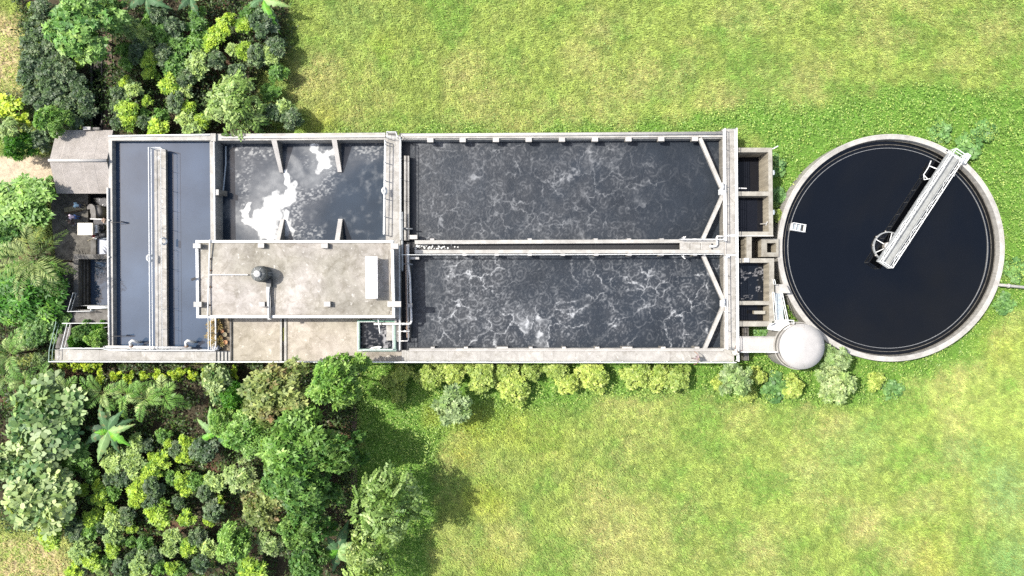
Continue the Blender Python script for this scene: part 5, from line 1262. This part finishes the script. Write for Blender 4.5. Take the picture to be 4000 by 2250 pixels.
LM = {'the corrugated shed': (310, 610), 'the big banana plant': (425, 1680), 'the upper paddle leaved tree': (165, 1655), 'the feather leaved tree on the basin wall': (900, 415), 'the tree over the ditch': (318, 96), 'the olive tree': (1070, 1545),
      'the small banana plant': (1316, 2157), 'the dry grass corner': (130, 2180), 'the banana leaves at the top edge': (590, 5), 'the silvery tree of the lower grove': (935, 1865), 'the bright tree beside the sapling rows': (905, 2115), 'the lower paddle leaved tree': (135, 1945), 'the pale banana plant': (840, 1690), 'the meadow corner of the upper grove': (1150, 540), 'the sandy edge of the upper grove': (50, 250), 'the pale banana leaf by the meadow': (1050, 5)}
DESC = {'sap_lime': 'lime tipped sapling', 'sap_green': 'mid green sapling', 'sap_pale': 'pale green sapling', 'gloom': 'grey green young tree'}
ALL = SAP + PLACED
for kd in DESC:
    me_ = [a for a in ALL if a[0] == kd]; best = {}
    for nm, (lx, ly) in LM.items():
        for rk, a in enumerate(sorted(me_, key=lambda a: math.hypot(a[1] - lx, a[2] - ly))):
            if a not in best or rk < best[a][0]: best[a] = (rk, nm)
    for a in me_:
        rk, nm = best[a]
        plant(kd, a[1], a[2], a[3] * (1.2 if kd != 'gloom' else 1.16), f'{DESC[kd]}, {ORD[min(rk, 15)]} out from {nm}', 'sapling' if kd != 'gloom' else 'tree', 'saplings of the groves' if kd != 'gloom' else 'grey green young trees of the groves', 'sapling' if kd != 'gloom' else 'tree', nv=3)
# ---- lemon hedge row and bushes along the walkway
for i, (x, y) in enumerate(((392, 1474), (449, 1470), (498, 1480), (566, 1467), (617, 1466), (680, 1463), (689 + 20, 1452), (748, 1462), (802, 1460), (876, 1458), (908, 1460))):
    T('lemon', x, y, 25, f'spiky lemon green shrub below the walkway, {ORD[i]} of its row from the corner stairs', 'shrub', 'lemon shrubs in a row below the walkway', 'shrub', 1.1)
for i, (x, y) in enumerate(((245, 1424), (294, 1428), (336, 1430), (378, 1427))):
    T('lemon', x, y, 24, f'small yellow green shrub hugging the walkway foot, {ORD[i]} from the corner stairs', 'shrub', 'small shrubs at the walkway foot', 'shrub')
for (x, y, r, l) in ((1568, 1466, 44, 'yellowish bush, upper lobe of the forked pair below the court steps'), (1518, 1490, 34, 'yellowish bush, outer lobe of the forked pair below the court steps'), (1553, 1535, 34, 'yellowish bush dangling below the forked pair'),
                     (1685, 1472, 56, 'round yellow green bush, first past the forked pair along the walkway'), (1772, 1456, 52, 'yellow green bush directly above the silvery round bush'), (1880, 1466, 66, 'large yellow green bush next past the silvery round bush'),
                     (1975, 1450, 46, 'pale round bush touching the walkway, between the large and the small bright one'), (2008, 1515, 66, 'wide pale bush spreading into the meadow below the pale round one'), (2076, 1458, 40, 'small bright bush above the wide pale one'),
                     (2180, 1450, 46, 'bright bush, upper of the slanting pair'), (2226, 1500, 42, 'bright bush, lower of the slanting pair'), (2322, 1472, 60, 'tall pale bush between the slanting pair and twin bushes'), (2500, 1466, 54, 'first of the twin yellow green bushes below the walkway'), (2645, 1482, 58, 'second and larger of the twin yellow green bushes'), (2575, 1475, 50, 'yellow green bush filling the gap between the twins')):
    T('bush', x, y, r * 1.14, l, 'bush', 'bushes along the walkway edge', 'bush')
T('silver', 1772, 1590, 80, 'silvery round bush standing in the meadow below the bush row', 'bush', None, 'bush')
T('silver', 2880, 1480, 76, 'pale silver green bush at the walkway corner', 'bush', None, 'bush')
for (k, x, y, r, l) in (('bush', 2932, 1540, 34, 'small yellow bush below the silver bush at the walkway corner'), ('bush', 2965, 1470, 40, 'small lime bush between the silver bush and capped tank'), ('weed', 3030, 1520, 60, 'dark green weed clump below the capped tank'),
                        ('bush', 3105, 1515, 50, 'lime weed bush below the capped tank'), ('silver', 3265, 1505, 84, 'large silver green bush below the round clarifier rim'), ('silver', 3268, 1405, 62, 'silver green bush between the capped tank and clarifier'),
                        ('bush', 3425, 1490, 42, 'yellowish leafy bush out in the weeds below the clarifier'), ('weed', 3494, 1518, 42, 'dark round bush beside the yellowish one below the clarifier'), ('bush', 2810, 1500, 36, 'lime bush beside the silver bush at the walkway corner'),
                        ('weed', 3042, 640, 44, 'dark weed clump, upper of the pair on the chamber wall'), ('weed', 3045, 760, 42, 'dark weed clump, lower of the pair on the chamber wall'), ('bush', 3040, 840, 30, 'lime weed clump between the chamber wall and clarifier'),
                        ('weed', 3690, 505, 46, 'blue green broadleaf weed clump, inner one above the clarifier'), ('weed', 3855, 512, 50, 'blue green broadleaf weed clump, outer one above the clarifier'), ('weed', 3790, 575, 60, 'broad weed clump beside the bridge end of the clarifier'),
                        ('weed', 3980, 1050, 50, 'leafy weed clump above the grey outlet pipe'), ('weed', 3930, 1190, 44, 'leafy weed clump below the grey outlet pipe'), ('weed', 2985, 1295, 34, 'green weeds in the gap above the link walkway')):
    T(k, x, y, r, l, 'bush', None, 'bush')
for (k, x, y, r, l) in (('dark', 325, 1300, 46, 'dark leafy shrub in the square plant bed by the stairs'), ('bright', 375, 1325, 42, 'yellow green shrub in the square plant bed below the wall lamp'), ('deep', 395, 1285, 30, 'small green shrub in the plant bed against the basin wall'), ('deep', 300, 1335, 30, 'low green shrub in the plant bed beside the upper steps')):
    T(k, x, y, r, l, 'shrub', None, 'shrub')
for (x, y, r, l) in ((872, 1266, 27, 'dry straw coloured plant in the planter next to the building'), (866, 1300, 25, 'dry brown plant in the middle of the planter'), (882, 1332, 24, 'dry brown plant by the planter kerb'), (862, 1335, 15, 'yellow flowering plant in the planter above the drum')):
    q = plant('dryplant', x, y, r, l, 'plant', None, 'potted_plant'); q.location.z = 2.4
# ---- palms
def palm_mesh(r, n, Lf, leaf, droop, pal, wl=.03):
    P, X, Z, L, Wd, C = [], [], [], [], [], []
    for i in range(n):
        a = i * 2.399 + r.normal() * .45; el = r.uniform(.0, 1.15); ln = Lf * r.uniform(.6, 1.15); bend = r.normal() * .35; k = 34; t = np.linspace(.12, 1, k)
        hx = np.array([math.cos(a), math.sin(a), 0]); h = ln * t * math.cos(el * .7); z = ln * t * math.sin(el) - droop * ln * t ** 2.2
        p = hx * h[:, None] + np.array([-hx[1], hx[0], 0]) * (bend * ln * t ** 2)[:, None] * .6 + np.array([0, 0, 1]) * z[:, None]; tg = np.gradient(p, axis=0); tg = norm(tg); sd = np.cross(tg, [0, 0, 1]); sd = norm(sd); col = pick(r, pal, 1)[0]
        for s in (1, -1):
            P.append(p + r.normal(size=(k, 3)) * .01); X.append(sd * s + tg * .75 - np.array([0, 0, .1 + .5 * r.rand()]) + r.normal(size=(k, 3)) * .16); Z.append(np.cross(tg, sd) * -1 + sd * s * .4); L.append(leaf * np.sin(np.pi * (.12 + .83 * t)) ** .7 * r.uniform(.85, 1.15, k)); Wd.append(np.full(k, wl)); C.append(col * r.uniform(.85, 1.2, (k, 1)))
        P.append(p[:1] * 0); X.append(p[-1:] * .55 + np.array([[0, 0, .2]])); Z.append(np.array([[0, 0, 1.]])); L.append(np.array([ln * .6])); Wd.append(np.array([.03])); C.append(np.array([[.20, .24, .07]]))
    return leaf_mesh('crown', *[np.concatenate(v) for v in (P, X, Z, L, Wd, C)], curl=.05)
COCO = palm_mesh(np.random.RandomState(5), 15, 4.3, .85, .50, [((.17, .24, .06), 3), ((.28, .34, .13), 2), ((.10, .16, .035), 2)], .036)
ARECA = [palm_mesh(np.random.RandomState(20 + i), 8, 2.5, .60, .60, [((.16, .29, .07), 3), ((.10, .22, .04), 3), ((.30, .40, .16), 2)], .032) for i in range(2)]
def palm(px, py, me, h, s, label, rad=.12, group=None):
    x, y, _ = W(px, py, h); r_ = bpy.data.objects.new('palm_tree', None); COL.objects.link(r_); r_.location = (x, y, 0); r_.rotation_euler = (0, 0, RP.uniform(0, 6.28)); tag(r_, label, 'palm', group)
    o = bpy.data.objects.new('crown', me); COL.objects.link(o); o.parent = r_; o.location = (0, 0, h); o.scale = (s, s, s)
    m = MB(); m.tube([(0, 0, -.1), (.05, .03, h * .5), (0, 0, h + .05)], rad, 8, True, rad * .7); m.build('trunk', 'bark', r_)
palm(140, 1012, COCO, 6.2, 1.0, 'tall coconut palm with long drooping fronds beside the yard')
palm(40, 1385, ARECA[0], 4.0, 1.2, 'small palm at the photo edge below the deep green tree')
AG = 'small feathery palms below the lemon shrubs'
for i, (x, y, s) in enumerate(((402, 1532, 1.0), (490, 1540, 1.1), (571, 1556, 1.05), (640, 1540, 1.15))): palm(x, y, ARECA[i % 2], 3.0, s, f'feathery areca palm below the lemon shrubs, {ORD[i]} from the big paddle leaved tree', .06, AG)
for x, y, s, l in ((268, 1525, 1.05, 'feathery palm above the upper paddle leaved tree, alone by the dark soil'), (180, 1500, .9, 'lime tinted feathery palm below the corner railing'), (100, 1490, .85, 'feathery palm at the upper edge of the paddle leaved tree'), (15, 1470, .9, 'feathery palm cut by the photo edge')): palm(x, y, ARECA[0], 2.8, s, l, .06)
# ---- bananas: every blade a part
def banana(px, py, h, leaves, label):
    x, y, _ = W(px, py, h); r_ = thing('banana_plant', (x, y, 0), label, 'banana plant')
    m = MB(); m.tube([(x, y, -.1), (x + .05, y, h * .5), (x, y, h)], .13, 9, True, .09); m.build('trunk', 'moss', r_)
    rr = random.Random(int(px))
    for a, ln, el, tone in leaves:
        ln *= 1.3 * rr.uniform(.75, 1.1); a += rr.uniform(-14, 14); el += rr.uniform(-.2, .15); cv = rr.uniform(-.5, .5)
        hx = Vector((math.cos(R(a)), math.sin(R(a)), 0)); sdv = Vector((-hx.y, hx.x, 0)); n = 14; vs = []; cols = []
        for i in range(n + 1):
            t = i / n; p = Vector((x, y, h)) + hx * (ln * t * math.cos(el)) + Vector((0, 0, 1)) * (ln * (math.sin(el) * t - .55 * t * t)) + sdv * (cv * ln * .35 * t * t); w = .40 * (ln / 2.6) ** .5 * math.sin(math.pi * min(1, .06 + .94 * t) ** .75) * rr.choice((1, 1, .95, .62, .8)) + .02
            vs += [p - sdv * w * (1 + .1 * rr.random()) - Vector((0, 0, w * .28 + .06 * rr.random())), p - sdv * .02, p + sdv * .02 , p + sdv * w * (1 + .1 * rr.random()) - Vector((0, 0, w * .28 + .06 * rr.random()))]
        fs = [(4 * i + j, 4 * i + j + 1, 4 * i + j + 5, 4 * i + j + 4) for i in range(n) for j in range(3)]
        m = MB(); m.add(vs, fs); o = m.build('leaf', 'leaf', r_); me = o.data; at = me.attributes.new('tint', 'FLOAT_COLOR', 'POINT')
        g = [(.055, .115, .05), (.09, .24, .025), (.15, .24, .09), (.03, .07, .03)][tone]
        c = []
        for i in range(len(me.vertices)): 
            k = (1.6 if i % 4 in (1, 2) else 1.0) * (.9 + .2 * rr.random()); br = rr.random() < .06; c += [g[0] * k + .10 * br, g[1] * k, g[2] * k, 1]
        at.data.foreach_set('color', c)
banana(422, 1682, 3.2, ((118, 2.9, .45, 0), (100, 2.3, .5, 2), (50, 2.2, .5, 0), (28, 2.6, .4, 0), (-8, 3.3, .5, 2), (-18, 2.4, .6, 1), (-58, 2.0, .5, 0), (-100, 3.4, .35, 2), (-118, 2.6, .3, 0), (-150, 2.6, .4, 0), (168, 2.2, .45, 3), (185, 1.6, .7, 1)), 'big banana plant with broad dark blades in the lower grove')
banana(842, 1688, 2.6, ((150, 1.9, .5, 2), (110, 2.1, .5, 2), (-60, 2.6, .35, 0), (200, 1.6, .6, 1), (-20, 1.4, .6, 1)), 'pale banana plant half buried under small trees')
banana(1322, 2148, 2.8, ((82, 2.7, .45, 0), (60, 2.0, .5, 0), (115, 1.9, .5, 0), (150, 2.1, .45, 2), (212, 2.3, .55, 1), (180, 2.4, .35, 0), (-70, 1.9, .5, 2), (-100, 2.0, .45, 0), (15, 2.0, .5, 2), (-15, 1.6, .6, 2)), 'small banana plant at the bottom of the lower grove')
banana(575, -12, 2.6, ((0, 1.9, .5, 2), (-40, 2.2, .4, 0), (-100, 1.8, .4, 0), (200, 2.0, .4, 0), (-15, 1.5, .6, 1)), 'banana plant cut by the top edge above the saplings')
banana(745, -8, 2.4, ((-5, 1.8, .5, 2), (-60, 1.8, .4, 0), (-130, 1.8, .4, 3)), 'banana blades at the top edge, middle of the three')
banana(1030, 0, 2.4, ((-15, 2.2, .5, 2), (-75, 3.0, .3, 1), (200, 1.8, .45, 0), (-45, 2.0, .4, 2)), 'banana plant at the top edge next to the meadow')

# =================================================================== GRASS AND LOW COVER
EXC = [[(418, 508), (2890, 492), (2890, 1420), (190, 1418), (190, 735), (418, 735)], [(2860, 570), (3030, 570), (3055, 930), (3045, 1285), (2860, 1285)], [(2870, 1312), (3060, 1312), (3060, 1380), (2870, 1380)]]
EXCW = [[W(x, y, 2.4)[:2] for x, y in p] for p in EXC]
def free(X, Y):
    ok = np.ones(X.shape, bool)
    for p in EXCW: ok &= sdf(p, X, Y) > .02
    ok &= np.hypot(X - kx, Y - ky) > RO + .12
    ok &= np.hypot(X - cx_dome[0], Y - cx_dome[1]) > 2.36
    return ok
cx_dome = W(3134, 1354, 4.2)
def scatter(r, n, dens):
    X = r.uniform(-54, 54, n); Y = r.uniform(-31.5, 31.5, n); z = zones(X, Y); keep = (r.rand(n) < dens(z)) & free(X, Y)
    return X[keep], Y[keep], {k: v[keep] for k, v in z.items()}
def ghash(r, n): return r.rand(n)
r = np.random.RandomState(77)
X, Y, z = scatter(r, 980000, lambda z: np.clip((1 - z['soil']) * (1 - z['path'] * 1.1) * (1 - .86 * z['lush']) * (1 - .45 * z['dryg']), 0, 1) * (.55 + .45 * sstep(.35, .6, fbm(z['n1'] * 0 + z['px'] * .02, z['py'] * .02, 3, 2.2))))
n = len(X)
tuft = fbm(X, Y, 3, 2.0); wind = -.55 + (fbm(X, Y, 3, .12) - .5) * 2.2
a = wind + r.normal(size=n) * .75
tilt = r.uniform(.08, .6, n)
Xd = np.stack([np.cos(a) * np.cos(tilt), np.sin(a) * np.cos(tilt), np.sin(tilt)], 1)
Zd = np.stack([-np.cos(a) * np.sin(tilt), -np.sin(a) * np.sin(tilt), np.cos(tilt)], 1) + r.normal(size=(n, 3)) * .3
c = np.broadcast_to(np.array([.275, .355, .09]), (n, 3)).copy()
c = lerp(c, (.16, .29, .055), np.clip(z['lush'] * .9 + .75 * sstep(.46, .66, fbm(X + 3, Y, 5, .3)), 0, 1))
c = lerp(c, (.15, .23, .055), .6 * sstep(.58, .72, fbm(X - 20, Y * 1.3, 4, 1.1)))
c = lerp(c, (.44, .41, .19), z['dry'] * (.5 + .35 * r.rand(n)))
c = lerp(c, (.18, .31, .13), z['teal'] * .75)
c = lerp(c, (.40, .43, .06), z['yel'] * .6)
c = lerp(c, (.46, .39, .21), z['dryg'] * (r.rand(n) < .6))
c = c * (.90 + .24 * r.rand(n, 1)) * (.80 + .36 * sstep(.3, .7, tuft))[:, None]
L = r.uniform(.20, .50, n) * (.7 + .6 * tuft); 
P = np.stack([X, Y, (tuft - .5) * .12 + .02], 1)
o = bpy.data.objects.new('meadow_grass', leaf_mesh('meadow_grass', P, Xd, Zd, L, r.uniform(.022, .045, n), c, 'blade', tri=True)); COL.objects.link(o)
tag(o, 'long meadow grass, yellow green with dry straw patches', 'grass', kind='stuff')
# leafy creeping cover
X, Y, z = scatter(r, 320000, lambda z: np.clip(z['lush'] * (.35 + .8 * sstep(.3, .6, z['n2'])) + (1 - z['soil'] - z['path'] - z['dryg']).clip(0, 1) * (1 - z['lush']) * .10 * sstep(.5, .65, z['n1']), 0, 1))
n = len(X); hump = fbm(X, Y, 4, .8)
a = r.rand(n) * 6.283; tilt = r.uniform(-.2, .6, n)
Xd = np.stack([np.cos(a) * np.cos(tilt), np.sin(a) * np.cos(tilt), np.sin(tilt)], 1)
Zd = np.stack([r.normal(size=n) * .4, r.normal(size=n) * .4, np.ones(n)], 1)
c = pick(r, [((.21, .33, .075), 4), ((.15, .26, .05), 3), ((.29, .41, .10), 2), ((.36, .44, .12), 1)], n)
c = lerp(c, (.25, .33, .035), z['yel'] * .55); c = lerp(c, (.09, .20, .07), z['teal'] * .6)
P = np.stack([X, Y, .05 + .75 * sstep(.35, .75, hump) * z['lush'] + .12 * r.rand(n)], 1)
o = bpy.data.objects.new('ground_cover', leaf_mesh('ground_cover', P, Xd, Zd, r.uniform(.11, .23, n), r.uniform(.04, .075, n), c * (.8 + .4 * r.rand(n, 1)))); COL.objects.link(o)
tag(o, 'bright green leafy ground cover around the clarifier and walkway', 'ground cover', kind='stuff')
# undergrowth in the groves
X, Y, z = scatter(r, 430000, lambda z: np.clip(z['soil'] * sstep(.30, .52, fbm(z['px'] * .012, z['py'] * .012, 4, 1.6)), 0, 1))
n = len(X); a = r.rand(n) * 6.283; tilt = r.uniform(0, .9, n)
Xd = np.stack([np.cos(a) * np.cos(tilt), np.sin(a) * np.cos(tilt), np.sin(tilt)], 1); Zd = np.stack([r.normal(size=n) * .5, r.normal(size=n) * .5, np.ones(n)], 1)
c = pick(r, [((.08, .17, .035), 4), ((.11, .17, .08), 3), ((.16, .26, .06), 2), ((.16, .14, .07), .6)], n)
P = np.stack([X, Y, (.05 + 1.5 * sstep(.36, .72, fbm(X, Y, 4, .62))) * r.rand(n) ** .7], 1)
o = bpy.data.objects.new('undergrowth', leaf_mesh('undergrowth', P, Xd, Zd, r.uniform(.18, .42, n), r.uniform(.05, .11, n), c * (.3 + .5 * fbm(X, Y, 3, 1.1))[:, None])); COL.objects.link(o)
tag(o, 'dark low undergrowth and fallen leaves on the grove soil', 'undergrowth', kind='stuff')
X, Y, z = scatter(r, 26000, lambda z: z['soil'] * .8)
n = len(X); a = r.rand(n) * 6.283
o = bpy.data.objects.new('leaf_litter', leaf_mesh('leaf_litter', np.stack([X, Y, .03 + .03 * r.rand(n)], 1), np.stack([np.cos(a), np.sin(a), r.normal(size=n) * .1], 1), np.stack([r.normal(size=n) * .2, r.normal(size=n) * .2, np.ones(n)], 1), r.uniform(.1, .2, n), r.uniform(.03, .06, n), pick(r, [((.13, .09, .06), 3), ((.08, .06, .04), 3), ((.24, .18, .12), .6)], n))); COL.objects.link(o)
tag(o, 'brown fallen leaf litter on the grove soil', 'leaf litter', kind='stuff')

# =================================================================== CAMERA AND LIGHT
cam = bpy.data.cameras.new('camera'); co = bpy.data.objects.new('camera', cam); COL.objects.link(co); scene.camera = co
co.location = (0, 0, CAMZ); co.rotation_euler = (0, 0, 0)
cam.sensor_width = 36; cam.lens = 36 * FPX / 4000; cam.clip_end = 2000; cam.clip_start = 1
sd_ = Vector((.66, -.17, -1.0)).normalized()        # the way the sunlight travels
el = math.asin(-sd_.z); az = math.atan2(-sd_.y, -sd_.x)
sun = bpy.data.lights.new('sun', 'SUN'); so = bpy.data.objects.new('sun', sun); COL.objects.link(so)
sun.energy = SUN_E; sun.angle = R(.6); sun.color = (1, .95, .87); so.rotation_euler = sd_.to_track_quat('-Z', 'Y').to_euler()
w = bpy.data.worlds.new('World'); scene.world = w; w.use_nodes = True; nt = w.node_tree
sky = nt.nodes.new('ShaderNodeTexSky'); sky.sky_type = 'NISHITA'; sky.sun_disc = False; sky.sun_elevation = el; sky.sun_rotation = math.pi / 2 - az
sky.air_density = 1.0; sky.dust_density = 3.0; sky.ozone_density = 1
bg = nt.nodes['Background']; tc = nt.nodes.new('ShaderNodeTexCoord'); mp = nt.nodes.new('ShaderNodeMapping'); mp.inputs['Scale'].default_value = (1, 1, 2.2); nt.links.new(tc.outputs['Generated'], mp.inputs[0])
cn = noise(nt, mp.outputs[0], 2.6, 6, .58, .5); cr = ramp(nt, [(.44, (0, 0, 0)), (.66, (.85, .85, .85))]); nt.links.new(cn, cr.inputs[0])
bw = nt.nodes.new('ShaderNodeRGBToBW'); nt.links.new(sky.outputs[0], bw.inputs[0]); cl_ = mixc(nt, 'MULTIPLY', 1, (1.7, 1.72, 1.8), bw.outputs[0])
nt.links.new(mixc(nt, 'MIX', cr.outputs[0], sky.outputs[0], cl_), bg.inputs[0]); bg.inputs[1].default_value = SKY_E
vs = scene.view_settings; vs.view_transform = 'Standard'; vs.look = 'None'; vs.exposure = EXPO; vs.gamma = 1; vs.use_curve_mapping = False
scene.render.resolution_x = 1024; scene.render.resolution_y = 576
scene.cycles.use_denoising = False; scene.cycles.max_bounces = 8; scene.cycles.sample_clamp_indirect = 6
